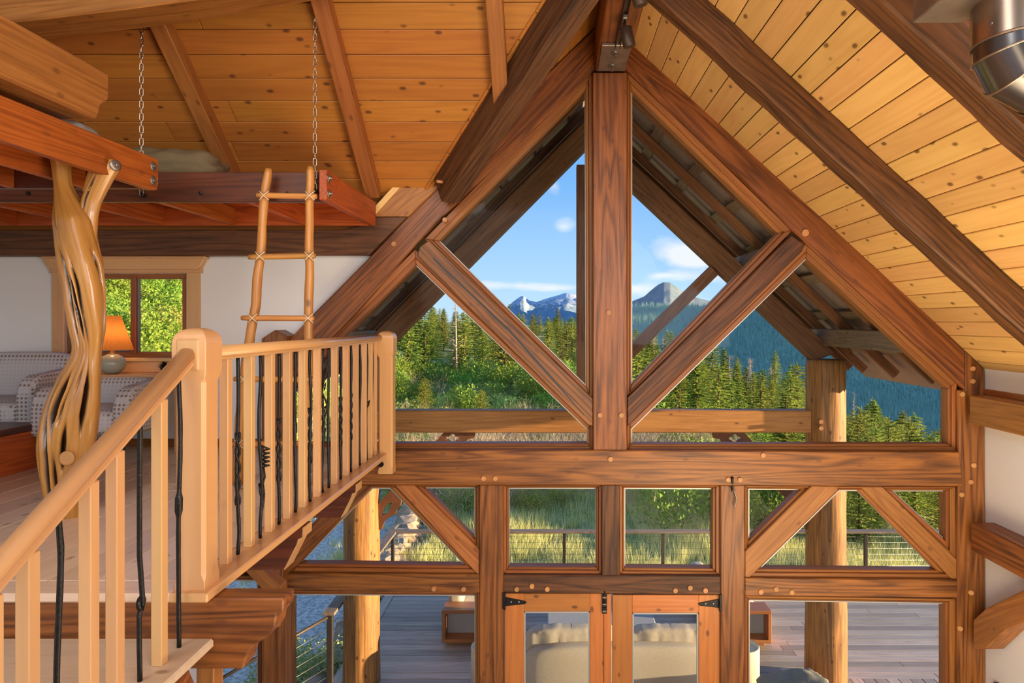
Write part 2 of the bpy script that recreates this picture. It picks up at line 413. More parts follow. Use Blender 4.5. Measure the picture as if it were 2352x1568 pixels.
def glass_mat():
    s = NT('window_glass'); s.N.remove(s.b)
    t = s.n('BsdfTransparent'); t.inputs[0].default_value = (0.96, 0.98, 0.975, 1)
    g = s.n('BsdfGlossy'); g.inputs['Roughness'].default_value = 0.01; g.inputs[0].default_value = (0.9, 0.95, 1, 1)
    fr = s.n('Fresnel'); fr.inputs[0].default_value = 1.35
    m = s.n('MixShader'); s.l(s.math('MULTIPLY', fr.outputs[0], 0.09), m.inputs[0]); s.l(t.outputs[0], m.inputs[1]); s.l(g.outputs[0], m.inputs[2])
    s.l(m.outputs[0], s.out.inputs[0]); return s.m
M['glass'] = glass_mat()
def leaf_mat(name, a, b, trans=0.35, sc_=0.9):
    s = NT(name); s.N.remove(s.b)
    geo = s.n('NewGeometry'); oi = s.n('ObjectInfo')
    rnd = geo.outputs['Random Per Island']
    c = s.mix(rnd, a, b)
    h = s.n('HueSaturation'); s.l(c, h.inputs['Color'])
    s.l(s.math('MULTIPLY_ADD', oi.outputs['Random'], 0.5, 0.75), h.inputs['Value'])
    s.l(s.math('MULTIPLY_ADD', oi.outputs['Random'], 0.04, 0.48), h.inputs['Hue'])
    d = s.n('BsdfDiffuse'); t = s.n('BsdfTranslucent'); m = s.n('MixShader'); m.inputs[0].default_value = trans
    s.l(h.outputs[0], d.inputs[0]); s.l(h.outputs[0], t.inputs[0]); s.l(d.outputs[0], m.inputs[1]); s.l(t.outputs[0], m.inputs[2])
    s.l(m.outputs[0], s.out.inputs[0]); return s.m
M['needle'] = leaf_mat('conifer_needles', (0.13, 0.20, 0.04), (0.34, 0.38, 0.07))
M['needle_b'] = leaf_mat('juniper_needles', (0.20, 0.25, 0.05), (0.44, 0.45, 0.09))
M['leaf'] = leaf_mat('scrub_oak_leaves', (0.20, 0.32, 0.05), (0.42, 0.54, 0.10))
M['leaf_b'] = leaf_mat('shrub_leaves_yellow', (0.44, 0.50, 0.10), (0.74, 0.72, 0.22))
M['twig'] = leaf_mat('bare_twigs', (0.46, 0.34, 0.24), (0.70, 0.56, 0.40), 0.1)
M['grass'] = leaf_mat('meadow_grass', (0.56, 0.56, 0.18), (0.95, 0.85, 0.48))
M['lavender'] = leaf_mat('lavender_leaves', (0.30, 0.40, 0.12), (0.55, 0.58, 0.32))
M['far_needle_hazed'] = leaf_mat('hazed_forest_needles', (0.30, 0.42, 0.30), (0.40, 0.52, 0.36), 0.1)  # needle colour lightened, distance haze is put into it

def fabric():
    s = NT('patterned_upholstery')
    tc = s.n('TexCoord').outputs['Object']; sp = s.n('SeparateXYZ'); s.l(tc, sp.inputs[0])
    k = 205.0
    cs = [s.math('COSINE', s.math('MULTIPLY', sp.outputs[i], k)) for i in range(3)]
    su = s.math('ADD', s.math('ADD', cs[0], cs[1]), cs[2])
    dots = s.mapr(su, 1.0, 1.5)
    rg = s.math('SUBTRACT', 1.0, s.mapr(s.math('ABSOLUTE', s.math('ADD', su, 0.2)), 0.1, 0.4))
    c = s.mix(s.math('MULTIPLY', rg, 0.55), (0.60, 0.58, 0.60), (0.30, 0.31, 0.38))
    c = s.mix(dots, c, (0.26, 0.18, 0.15))
    s.l(c, s.b.inputs['Base Color']); s.b.inputs['Roughness'].default_value = 0.95
    return s.m
M['fabric'] = fabric()
def shade_mat():
    s = NT('pleated_shade'); s.N.remove(s.b)
    d = s.n('BsdfDiffuse'); d.inputs[0].default_value = (0.68, 0.30, 0.09, 1); t = s.n('BsdfTranslucent'); t.inputs[0].default_value = (0.75, 0.33, 0.08, 1)
    m = s.n('MixShader'); m.inputs[0].default_value = 0.55; s.l(d.outputs[0], m.inputs[1]); s.l(t.outputs[0], m.inputs[2]); s.l(m.outputs[0], s.out.inputs[0]); return s.m
M['shade'] = shade_mat()
def pipe_mat():
    s = NT('stove_pipe_steel'); tc = s.n('TexCoord').outputs['Object']
    f = s.noise(s.mapping(tc, (9, 9, 0.7)), 1.0, 4); g = s.noise(tc, 3.0, 3)
    c = s.mix(s.mapr(f, 0.3, 0.7), (0.30, 0.26, 0.24), (0.66, 0.54, 0.42)); c = s.mix(s.mapr(g, 0.45, 0.7), c, (0.62, 0.32, 0.16))
    s.l(c, s.b.inputs['Base Color']); s.b.inputs['Metallic'].default_value = 0.95; s.b.inputs['Roughness'].default_value = 0.28; return s.m
M['pipe'] = pipe_mat(); M['pipe_dark'] = plain('stove_elbow_steel', (0.20, 0.20, 0.22), 0.22, 0.95, 0.2, 4)
def metal_roof():
    s = NT('corrugated_steel'); tc = s.n('TexCoord').outputs['Object']
    f = s.noise(tc, 2.0, 5)
    c = s.mix(f, (0.28, 0.18, 0.13), (0.46, 0.40, 0.36)); s.l(c, s.b.inputs['Base Color'])
    s.b.inputs['Metallic'].default_value = 0.5; s.b.inputs['Roughness'].default_value = 0.5; return s.m
M['corr'] = metal_roof()
def juniper():
    s = NT('juniper_trunk'); at = s.n('Attribute'); at.attribute_name = 'groove'
    tc = s.n('TexCoord').outputs['UV']
    fib = s.noise(s.mapping(tc, (26, 1.6, 1)), 1.0, 5, 0.6); big = s.noise(s.mapping(tc, (5, 1.2, 1)), 1.0, 3)
    c = s.mix(s.mapr(fib, 0.35, 0.7), (0.62, 0.31, 0.072), (0.42, 0.18, 0.036)); c = s.mix(s.mapr(big, 0.5, 0.75), c, (0.30, 0.13, 0.035))
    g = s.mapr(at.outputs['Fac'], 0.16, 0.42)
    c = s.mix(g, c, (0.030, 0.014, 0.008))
    s.l(c, s.b.inputs['Base Color']); s.b.inputs['Roughness'].default_value = 0.3; s.b.inputs['Coat Weight'].default_value = 0.5; s.b.inputs['Coat Roughness'].default_value = 0.15
    s.bump(fib, 0.15, 0.004); return s.m
M['juniper'] = juniper()
def ground_mat():
    s = NT('hillside_ground'); tc = s.n('TexCoord').outputs['Object']; sp = s.n('SeparateXYZ'); s.l(tc, sp.inputs[0])
    n1 = s.noise(tc, 0.35, 5, 0.6); n2 = s.noise(tc, 4.0, 5, 0.7)
    c = s.mix(s.mapr(n1, 0.4, 0.62), (0.30, 0.36, 0.09), (0.60, 0.50, 0.25)); c = s.mix(s.mapr(n2, 0.35, 0.65), c, (0.20, 0.22, 0.07))
    vo = s.n('TexVoronoi'); s.l(tc, vo.inputs['Vector']); vo.inputs['Scale'].default_value = 22
    gr = s.mix(vo.outputs['Color'], (0.17, 0.19, 0.23), (0.52, 0.53, 0.56), 'MIX')
    gs = s.n('RGBToBW'); s.l(vo.outputs['Color'], gs.inputs[0]); gr = s.mix(gs.outputs[0], (0.28, 0.26, 0.24), (0.84, 0.79, 0.72))
    # gravel yard on the left of the deck, and a bare patch beyond the rail
    mx = s.math('ADD', sp.outputs[0], s.math('MULTIPLY', s.noise(tc, 0.8, 3), 1.4))
    m1 = s.math('MULTIPLY', s.mapr(mx, -2.3, -2.7), s.mapr(sp.outputs[1], 21.5, 20.0))
    m1 = s.math('MULTIPLY', m1, s.mapr(mx, -8.0, -7.0))
    c = s.mix(m1, c, gr)
    mu = s.math('MULTIPLY', m1, s.mapr(sp.outputs[1], 9.2, 8.8))
    c = s.mix(mu, c, s.mix(gs.outputs[0], (0.16, 0.07, 0.035), (0.50, 0.26, 0.13)))
    s.l(c, s.b.inputs['Base Color']); s.b.inputs['Roughness'].default_value = 0.95; s.bump(n2, 0.5, 0.05); return s.m
M['ground'] = ground_mat()
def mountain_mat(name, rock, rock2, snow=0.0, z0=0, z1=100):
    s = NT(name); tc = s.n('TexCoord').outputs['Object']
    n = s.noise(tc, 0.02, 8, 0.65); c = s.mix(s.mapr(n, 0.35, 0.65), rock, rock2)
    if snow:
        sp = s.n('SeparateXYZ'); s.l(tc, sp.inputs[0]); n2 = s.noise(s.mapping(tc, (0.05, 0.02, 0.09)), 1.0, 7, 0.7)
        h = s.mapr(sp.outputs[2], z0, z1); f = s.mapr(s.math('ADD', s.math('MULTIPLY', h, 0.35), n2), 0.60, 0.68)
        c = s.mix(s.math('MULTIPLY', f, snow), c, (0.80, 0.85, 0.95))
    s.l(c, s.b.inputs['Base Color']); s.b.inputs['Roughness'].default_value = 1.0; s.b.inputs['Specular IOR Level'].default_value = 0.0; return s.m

# ================================================================== HOUSE SHELL
MR, CR = 0.916, 2.906        # right roof boards: z = CR - MR x
ML, CL = 0.985, 2.144        # left main roof:    z = CL + ML x
def zx_cross(y): return 1.12 + 0.8 * (5.65 - y)      # cross gable boards
ZF = -1.05                   # loft floor
ZG = -4.35                   # ground floor and deck
YW = 5.70                    # face of the gable frame
XE = -1.345                  # balcony edge

# ground floor, walls (camera stands inside; the side away from the gable is an opening)
fl = struct('floor')
bbox('slab', -6.6, 3.75, -4.2, 5.95, ZG - 0.2, ZG, M['floor'], fl)
wr = struct('wall_right'); bbox('drywall', 3.60, 3.75, -4.2, 5.95, ZG, -0.30, M['white'], wr)
wl = struct('wall_left'); bbox('drywall', -6.75, -6.6, -4.2, 5.95, ZG, 3.2, M['white'], wl)

# gable wall: drywall on the left around the small window, boards below the loft
wb = struct('wall_back')
YD = 5.80
def dry(pix): pxprism('drywall', pix, YD, 0.14, M['white'], wb, bev=0)
dry([(-900, 560), (147, 560), (147, 830), (-900, 830)])
dry([(428, 560), (900, 560), (760, 700), (640, 830), (428, 830)])
dry([(147, 560), (428, 560), (428, 628), (147, 628)])
dry([(-900, 830), (640, 830), (603, 870), (603, 1030), (-900, 1030)])
pxprism('drywall', [(-900, 1030), (478, 1030), (478, 1950), (-900, 1950)], 5.84, 0.12, M['white'], wb, bev=0)
pxprism('sill_panel', [(478, 1030), (603, 1030), (603, 1322), (478, 1322)], 5.84, 0.12, M['trim'], wb, bev=0)
pxprism('frieze_board', [(-900, 455), (900, 455), (850, 530), (-900, 530)], 5.78, 0.14, M['pine_shaded'], wb, bev=0)
bs = tag(pxprism('baseboard_back', [(-900, 1008), (598, 1008), (598, 1030), (-900, 1030)], 5.77, 0.03, M['trim']), kind='structure')

# --- ceilings: real boards under a dark roof deck
ce = struct('ceiling')
rnd = random.Random(3)
def slope_plank(p0, p1, wdir, w, mat, nrm):
    """board from p0 to p1, width w along wdir, face normal nrm pointing into the room"""
    b = beam('plank', p0, p1, w - 0.006, 0.02, mat, ce, up=-Vector(nrm), bev=0.0035)
    return b
slR = Vector((1, 0, -MR)).normalized(); nR = Vector((-MR, 0, -1)).normalized()
k = -10
while True:
    x0 = 1.727 + 0.1205 * k; k += 1
    if x0 < 0.52: continue
    if x0 > 3.62: break
    xm = x0 + 0.06; c = Vector((xm, 0, CR - MR * xm)) - nR * 0.011
    cut = rnd.uniform(0.4, 2.2)
    for ya, yb in ((cut, 5.93), (-1.2, cut - 0.004)):
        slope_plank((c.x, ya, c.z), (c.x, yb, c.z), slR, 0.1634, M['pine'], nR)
nL = Vector((ML, 0, -1)).normalized()
def mitred(pts, n_, grain, mat):
    pts = [Vector(p) - Vector(n_) * 0.001 for p in pts]
    prism('plank', pts, -Vector(n_) * 0.02, M[mat], ce, grain=grain, bev=0.003)
YVL = lambda x: min(5.93, 5.65 - (CL + ML * x - 1.12) / 0.8 - 0.03)
for k in range(12):
    x1 = 0.36 - 0.1195 * k - 0.002; x0 = x1 - 0.1155
    if YVL(x1) > 5.9: break
    Z = lambda x: CL + ML * x
    mitred([(x0, YVL(x0), Z(x0)), (x1, YVL(x1), Z(x1)), (x1, 5.93, Z(x1)), (x0, 5.93, Z(x0))], nL, (0, 1, 0), 'pine_shaded')
nC = Vector((0, -0.8, -1)).normalized()
XV = lambda y: (zx_cross(y) - CL) / ML + 0.03
for k in range(-2, 13):
    yb = 5.588 - 0.1425 * k - 0.002; ya = yb - 0.1385
    cut = rnd.uniform(-4.8, -2.2)
    for xa, xb, end in ((cut, 0, 1), (-6.6, cut - 0.004, 0)):
        q = [(xa, yb, zx_cross(yb)), (XV(yb) if end else xb, yb, zx_cross(yb)), (XV(ya) if end else xb, ya, zx_cross(ya)), (xa, ya, zx_cross(ya))]
        mitred(q, nC, (1, 0, 0), 'pine_shaded')
# roof deck over the boards keeps daylight out
def quad_slab(name, pts, n, t=0.10):
    prism(name, pts, Vector(n) * t, M['roofdark'], ce, bev=0)
o = 0.026
quad_slab('roof_deck', [(0.35, -1.3, CR - MR * 0.35 + o), (0.35, 5.98, CR - MR * 0.35 + o), (3.9, 5.98, CR - MR * 3.9 + o), (3.9, -1.3, CR - MR * 3.9 + o)], (0, 0, 1))
VX = lambda y: (zx_cross(y) - CL) / ML
quad_slab('roof_deck', [(VX(3.87), 3.87, CL + ML * VX(3.87) + o), (0.5, 3.87, CL + ML * 0.5 + o), (0.5, 5.98, CL + ML * 0.5 + o), (VX(5.98), 5.98, zx_cross(5.98) + o)], (0, 0, 1))
quad_slab('roof_deck', [(-6.7, 5.98, zx_cross(5.98) + o), (VX(5.98), 5.98, zx_cross(5.98) + o), (VX(3.87), 3.87, zx_cross(3.87) + o), (0.4, 3.7, zx_cross(3.7) + o), (-6.7, 3.7, zx_cross(3.7) + o)], (0, 0, 1))
quad_slab('roof_deck', [(-6.7, -4.2, 2.75), (0.45, -4.2, 2.75), (0.45, 3.85, 2.75), (-6.7, 3.85, 2.75)], (0, 0, 1))
quad_slab('roof_deck', [(0.45, -4.2, 2.75), (3.9, -4.2, -0.55), (3.9, -1.3, -0.55), (0.45, -1.3, 2.75)], (0, 0, 1))

# ================================================================== GABLE FRAME (every timber a thing)
def timber(name, label, pix, mat='timber', Y=YW, t=0.24, grain=None, group=None, cat='beam', wobble=0):
    o = pxprism(name, pix, Y, t, M[mat], None, grain, bev=0.007)
    return tag(o, label, cat, group)
def pegs(o, pts, Y=YW, r=5.4, mat='dowel', L=0.016):
    for x, y in pts:
        rr = r * Y / F
        link('peg', mesh_bm(tube_bm([(0, 0, 0.02), (0, 0, -L)], rr, 10), name='peg'), M[mat], o, Matrix.Translation(P(x, y, Y)) @ Matrix.Rotation(R(-90), 4, 'X') @ Matrix.Diagonal((1, 1, 1, 1)))
kp = timber('king_post', 'thick central upright post standing between the two triangular windows under the ridge', [(1362, 166), (1440, 166), (1440, 1035), (1362, 1035)], cat='post', Y=5.66, t=0.28)
pegs(kp, [(1378, 953), (1427, 953), (1398, 718)], 5.66)
lr = timber('gable_rafter', 'long gable rafter sloping down left from the ridge to the white loft wall',
            [(1374, 56), (1214, 212), (1010, 425), (937, 497), (841, 599), (718, 722), (650, 795), (650, 893), (690, 850), (808, 730), (930, 590), (1000, 513), (1180, 340), (1362, 165), (1374, 155)], grain=(-1, 1.03))
pegs(lr, [(1022, 505), (905, 560)])
rr_ = timber('gable_rafter', 'long gable rafter sloping down right from the ridge to the right corner post',
             [(1430, 66), (1700, 316), (1800, 409), (1937, 541), (2007, 607), (2153, 743), (2217, 806), (2217, 896), (1849, 556), (1813, 522), (1700, 406), (1440, 163), (1430, 153)], grain=(1, 0.94))
pegs(rr_, [(1849, 535)], r=8)
mb = timber('tie_beam', 'heavy horizontal beam spanning the whole gable under the king post', [(650, 1034), (1400, 1034), (2204, 1038), (2212, 1117), (1400, 1114), (650, 1113)], Y=5.64, t=0.30)
pegs(mb, [(1111, 1098), (1138, 1098), (1402, 1054), (1672, 1101), (1699, 1101), (1752, 1045)], 5.64)
rp = timber('corner_post', 'tall right corner post where the gable frame meets the white right wall',
            [(2218, 806), (2262, 850), (2266, 1930), (2198, 1930), (2200, 896), (2218, 896)], grain=(0, 1), cat='post', t=0.26)
pegs(rp, [(2233, 846), (2233, 875), (2209, 905), (2235, 1068), (2228, 1106), (2207, 1135), (2229, 1360), (2204, 1442)])
lp = timber('corner_post', 'left corner post with pointed top rising behind the balcony railing', [(600, 1930), (600, 778), (632, 757), (660, 772), (650, 800), (650, 1930)], grain=(0, 1), cat='post', Y=5.60, t=0.30)
pegs(lp, [(640, 1432)], 5.6)
bl = timber('gable_brace', 'diagonal brace with a long drying crack, left rafter to foot of king post',
            [(964, 566), (986, 551), (1362, 915), (1362, 978), (1350, 976), (958, 588)], mat='timber', Y=5.67, t=0.22, grain=(1, 1))
# its drying crack: a thin dark groove piece set into the face
prism('drying_crack', [P(x, y, 5.669) for x, y in ((995, 590), (1090, 680), (1170, 755), (1250, 845), (1340, 950), (1341, 954), (1246, 848), (1168, 760), (1088, 684), (994, 594))], (0, 0.004, 0), M['blackframe'], bl, bev=0)
br_ = timber('gable_brace', 'darker diagonal brace from right rafter down to foot of king post',
             [(1818, 540), (1849, 562), (1843, 576), (1441, 980), (1441, 913)], mat='timber_dark', Y=5.67, t=0.22, grain=(1, -1))
pl = timber('window_post', 'upright post left of the double doors, pegged into the beam above', [(1101, 1113), (1156, 1113), (1156, 1930), (1101, 1930)], cat='post', grain=(0, 1))
pc = timber('window_post', 'short dark post between the two middle transom windows', [(1382, 1113), (1424, 1113), (1424, 1322), (1382, 1322)], mat='timber_dark', cat='post', t=0.2, grain=(0, 1))
pr = timber('window_post', 'upright post right of the double doors with an iron hook hanging on it', [(1655, 1114), (1711, 1114), (1711, 1930), (1655, 1930)], cat='post', grain=(0, 1))
ra = timber('window_rail', 'horizontal rail below the left transom windows, between left corner post and door post', [(648, 1316), (1101, 1319), (1101, 1361), (648, 1356)], t=0.2)
pegs(ra, [(997, 1351), (1065, 1352)])
rb = timber('window_rail', 'dark horizontal header rail directly above the double doors', [(1156, 1320), (1655, 1322), (1655, 1366), (1156, 1361)], mat='timber_dark', t=0.2)
pegs(rb, [(1187, 1352), (1222, 1345), (1257, 1352), (1551, 1355), (1585, 1349), (1620, 1355)])
rc = timber('window_rail', 'horizontal rail below the right transom windows, reaching the right corner post', [(1711, 1327), (2200, 1331), (2200, 1373), (1711, 1368)], mat='timber', t=0.2)
pegs(rc, [(1747, 1358), (1782, 1352), (1818, 1359)])
timber('transom_brace', 'left leaning brace half hidden behind the balcony joists', [(806, 1113), (856, 1113), (668, 1316), (650, 1316), (650, 1270)], Y=5.72, t=0.18, grain=(1, -1), mat='timber')
timber('transom_brace', 'brace in the left transom running down right to the left door post', [(905, 1113), (950, 1113), (1101, 1262), (1101, 1319), (1096, 1319)], Y=5.72, t=0.18, grain=(1, 1), mat='timber_pale')
timber('transom_brace', 'brace in the right transom running down left to the right door post', [(1865, 1115), (1927, 1116), (1922, 1128), (1722, 1327), (1711, 1327), (1711, 1266)], Y=5.72, t=0.18, grain=(1, -1), mat='timber_pale')
timber('transom_brace', 'brace in the right transom running down right to the right corner post', [(1975, 1117), (2027, 1117), (2198, 1285), (2198, 1330), (2187, 1330)], Y=5.72, t=0.18, grain=(1, 1), mat='timber_pale')
wbm = timber('wall_beam', 'dark horizontal beam over the small loft window and the white wall', [(-700, 527), (790, 527), (825, 518), (850, 497), (935, 497), (845, 585), (-700, 588)], mat='timber_black', Y=5.66, t=0.12, grain=(1, 0))
inf = thing('infill_board', 'pale sawn boards filling the corner above the dark wall beam', 'panel', (-1.2, 5.7, 1.0))
pxprism('face_board', [(862, 497), (862, 491), (931, 415), (1010, 415), (1010, 425), (937, 497)], 5.66, 0.05, M['timber_pale'], inf, grain=(1, -0.7))
pxprism('edge_board', [(862, 472), (912, 417), (930, 417), (862, 492)], 5.655, 0.06, M['pine'], inf, grain=(1, -1))

# ridge beam, plate, track lights
rg = tag(bbox('ridge_beam', 0.335, 0.585, -1.2, 5.95, 2.09, 2.50, M['timber'], bev=0.01), 'massive ridge beam running overhead along the peak of the roof', 'beam')
pt = thing('steel_plate', 'steel plate with two bolts under the ridge beam end', 'plate', (0.46, 5.4, 2.09))
bbox('plate', 0.350, 0.572, 5.10, 5.62, 2.066, 2.089, M['steel'], pt, bev=0.003)
for yy in (5.24, 5.50):
    lathe('washer', [(0.035, 0), (0.035, 0.004), (0.018, 0.006)], (0.46, yy, 2.0655), M['steel_bolt'], pt, 16, axis=(0, 0, -1))
    lathe('bolt', [(0.016, 0.0), (0.016, 0.02), (0.010, 0.022), (0.010, 0.045)], (0.46, yy, 2.0655), M['steel_bolt'], pt, 6, False, axis=(0, 0, -1))
tr = thing('track_light_rail', 'thin dark lighting track mounted under the ridge beam', 'light', (0.46, 4, 2.07))
for sx in (-0.017, 0.017):
    bbox('track_side', 0.47 + sx - 0.004, 0.47 + sx + 0.004, 2.2, 5.15, 2.062, 2.089, M['bronze'], tr, bev=0.002)
bbox('track_base', 0.453, 0.487, 2.2, 5.15, 2.08, 2.089, M['bronze'], tr, bev=0.002)
def spot_head(y, lab, tilt):
    t = thing('spotlight', lab, 'light', (0.47, y, 2.06), group=None)
    bbox('adapter', 0.455, 0.485, y - 0.05, y + 0.02, 2.035, 2.062, M['steel_bolt'], t, bev=0.003)
    tube('stem', [(0.47, y, 2.04), (0.475, y, 1.99)], 0.008, M['iron'], t, 8)
    M_ = frame((0.475, y, 1.995), Vector(tilt), (0, 1, 0))
    bm = tube_bm([(0, 0, 0), (0.002, 0, 0), (0.125, 0, 0), (0.13, 0, 0)], [0.040, 0.043, 0.043, 0.041], 24)
    link('lamp_can', mesh_bm(bm), M['bronze'], t, M_)
spot_head(4.62, 'dark cylinder spotlight hanging below the ridge beam near the steel plate', (0.25, 0.12, -1))
spot_head(4.02, 'second cylinder spotlight on the ridge track, cut by the top edge of the picture', (0.25, 0.12, -1))

# rafters
def slope_rafter(name, label, y, mat):
    c = CR - 0.135                       # centre line offset
    a = Vector((0.50, y, c - MR * 0.50)); b = Vector((3.62, y, c - MR * 3.62))
    o = beam(name, a, b, 0.17, 0.20, M[mat], None, up=(MR, 0, 1), bev=0.012, segs=46, wob=0.016)
    return tag(o, label, 'beam')
slope_rafter('roof_rafter', 'rough dark rafter crossing the middle of the right ceiling', 4.37, 'timber_dark')
slope_rafter('roof_rafter', 'rough dark rafter nearest the stove pipe on the right ceiling', 2.98, 'timber_black')
for x, lab in ((-2.60, 'amber ceiling rafter rising behind the left chain'), (-1.50, 'amber ceiling rafter meeting the right end of the hanging bunk'), (-0.39, 'short amber ceiling rafter ending on the dark valley beam')):
    y1 = 5.64 if x < -1 else 4.98
    z = lambda y: zx_cross(y) - 0.066
    tag(beam('ceiling_rafter', (x, 3.7, z(3.7)), (x, y1, z(y1)), 0.11, 0.115, M['rafter_old'], up=(0, 0.8, 1), bev=0.006), lab, 'beam')
d = Vector((-0.95, 1.17, -0.936)).normalized(); nh = Vector((1.17, 0.95, 0)).normalized()
a = Vector((-0.05, 4.43, 2.096)) - d * 0.9; b = Vector((-0.05, 4.43, 2.096)) + d * 1.70
off = nh * 0.085 + Vector((0, 0, -0.125))
vb = tag(beam('valley_beam', a + off, b + off, 0.17, 0.25, M['timber_dark'], bev=0.008, segs=20, wob=0.006), 'dark valley beam slanting down left from the ridge onto the gable rafter', 'beam')
pg = Vector(b + off) - d * 0.10 - nh * 0.085
tube('peg', [pg + nh * 0.02, pg - nh * 0.05], 0.013, M['dowel'], vb, 10)
# arched timber and carved beam, upper left
ar = prism('arched_beam', [(-4.3, 4.0, 1.72), (-3.16, 4.0, 1.76), (-2.55, 4.0, 1.83), (-2.0, 4.0, 1.905), (-1.5, 4.0, 2.00), (-1.2, 4.0, 2.10), (-1.2, 4.0, 2.40), (-2.2, 4.0, 2.25), (-3.2, 4.0, 2.10), (-4.3, 4.0, 2.05)], (0, 0.25, 0), M['timber_pale'], grain=(1, 0, 0.15), bev=0.01)
tag(ar, 'honey coloured arched timber crossing the top left corner', 'beam')
cb = prism('carved_beam', [(-2.35, y, z) for y, z in ((0.4, 1.31), (3.60, 1.31), (3.60, 1.175), (3.585, 1.155), (3.555, 1.14), (3.53, 1.11), (3.522, 1.075), (3.505, 1.04), (0.4, 1.04))], (-0.25, 0, 0), M['timber_pale'], grain=(0, 1, 0), bev=0.012)
tag(cb, 'big stained beam with a carved end resting on the twisted tree trunk', 'beam')

# right wall girts, arch brace, frame
for z0, z1, y1, lab, mt in ((-0.83, -0.60, 5.62, 'upper horizontal timber on the white right wall', 'timber_pale'), (-1.87, -1.64, 5.60, 'lower horizontal timber on the white right wall', 'timber')):
    tag(bbox('wall_girt', 3.41, 3.60, -1.0, y1, z0, z1, M[mt], bev=0.008), lab, 'beam')
tag(bbox('trim_1', 3.57, 3.60, -1.0, 5.7, -0.60, -0.555, M['trim']), kind='structure')
arc = [(3.50, 5.60, -2.58), (3.50, 5.42, -2.37), (3.50, 5.18, -2.14), (3.50, 4.9, -1.97), (3.50, 4.6, -1.86)]
low = [(3.50, 5.60, -2.60 - .08), (3.50, 5.44, -2.60), (3.50, 5.20, -2.34), (3.50, 4.9, -2.13), (3.50, 4.6, -1.99)]
top = [(3.50, 5.60, -2.44), (3.50, 5.44, -2.28), (3.50, 5.0, -1.96), (3.50, 4.6, -1.87)]
tag(prism('arched_brace', [Vector(p) - Vector((0.07, 0, 0)) for p in top] + [Vector(p) - Vector((0.07, 0, 0)) for p in low[::-1]], (0.15, 0, 0), M['timber_pale'], grain=(0, -1, 0.7), bev=0.006), 'curved honey wood brace rising from the right corner post', 'beam')
pf = thing('picture_frame', 'corner of a black picture frame at the foot of the right wall', 'picture', (3.58, 5.3, -3.2))
bbox('frame_bar', 3.56, 3.60, 4.7, 5.55, -2.96, -2.92, M['blackframe'], pf)
bbox('frame_bar', 3.56, 3.60, 5.51, 5.55, -3.6, -2.96, M['blackframe'], pf)
bbox('picture_sheet', 3.585, 3.598, 4.7, 5.51, -3.6, -2.96, M['pine'], pf)

# stove pipe
sp = thing('stove_pipe', 'shiny steel stove pipe with a segmented elbow at top right', 'pipe', (1.51, 2.2, 0.9))
rP = 0.15
cx = 1.365 + rP
def ring_seg(name, pts, tilts, mat, r=rP, n=40, cap=False):
    bm = bmesh.new(); rings = []
    for (x, z), (tx, tz) in zip(pts, tilts):
        # ring in plane whose normal is (tx,0,tz)
        u = Vector((-tz, 0, tx)).normalized(); v = Vector((0, 1, 0))
        # stretch u so the section perpendicular to flow stays round is ignored (small)
        rings.append([bm.verts.new(Vector((x, 2.2, z)) + u * r * math.cos(2 * math.pi * k / n) + v * r * math.sin(2 * math.pi * k / n)) for k in range(n)])
    for i in range(len(rings) - 1):
        for k in range(n):
            f = bm.faces.new((rings[i][k], rings[i][(k + 1) % n], rings[i + 1][(k + 1) % n], rings[i + 1][k])); f.smooth = True
    bmesh.ops.recalc_face_normals(bm, faces=bm.faces)
    return link(name, mesh_bm(bm), M[mat], sp)
def dv(a): return (math.sin(R(a)), -math.cos(R(a)))
c0 = (cx, 2.3); c1 = (cx, 0.93)
ring_seg('upper_pipe', [c0, (cx, 0.897)], [dv(0), dv(0)], 'pipe', rP + 0.003)
c2 = (cx, 0.882)
ring_seg('collar', [(cx, 0.90), c2], [dv(0), dv(15)], 'pipe_dark')
c3 = (1.528, 0.849)
ring_seg('elbow_segment', [c2, c3], [dv(15), dv(45)], 'pipe_dark')
c4 = (1.590, 0.819)
ring_seg('elbow_segment', [c3, c4], [dv(45), dv(72)], 'pipe_dark')
ring_seg('lower_pipe', [c4, (3.60, c4[1] - 0.12)], [dv(72), dv(88)], 'pipe_dark')
for c, a in (((cx, 0.897), 0), (c2, 15), (c3, 45), (c4, 72)):
    tx, tz = dv(a); u = Vector((-tz, 0, tx)); v = Vector((0, 1, 0)); n = 40
    pts = [Vector((c[0], 2.2, c[1])) + (u * math.cos(2 * math.pi * k / n) + v * math.sin(2 * math.pi * k / n)) * (rP + 0.003) for k in range(n + 1)]
    link('seam_bead', mesh_bm(tube_bm(pts, 0.0045, 6)), M['pipe'], sp)
for an in (200, 255, 300):
    p = Vector((cx + (rP + 0.002) * math.cos(R(an)), 2.2 + (rP + 0.002) * math.sin(R(an)), 0.94)); dd = Vector((math.cos(R(an)), math.sin(R(an)), 0))
    link('screw', mesh_bm(tube_bm([p, p + dd * 0.004], 0.006, 8)), M['steel_bolt'], sp)
bk = prism('pipe_bracket', [(1.225, 2.12, 1.025), (1.225, 2.12, 1.16), (1.30, 2.12, 1.16), (1.40, 2.12, 1.16), (1.40, 2.12, 1.025)], (0, 0.22, 0), M['steel'], bev=0.004)
tag(bk, 'grey metal support bracket beside the stove pipe', 'bracket')

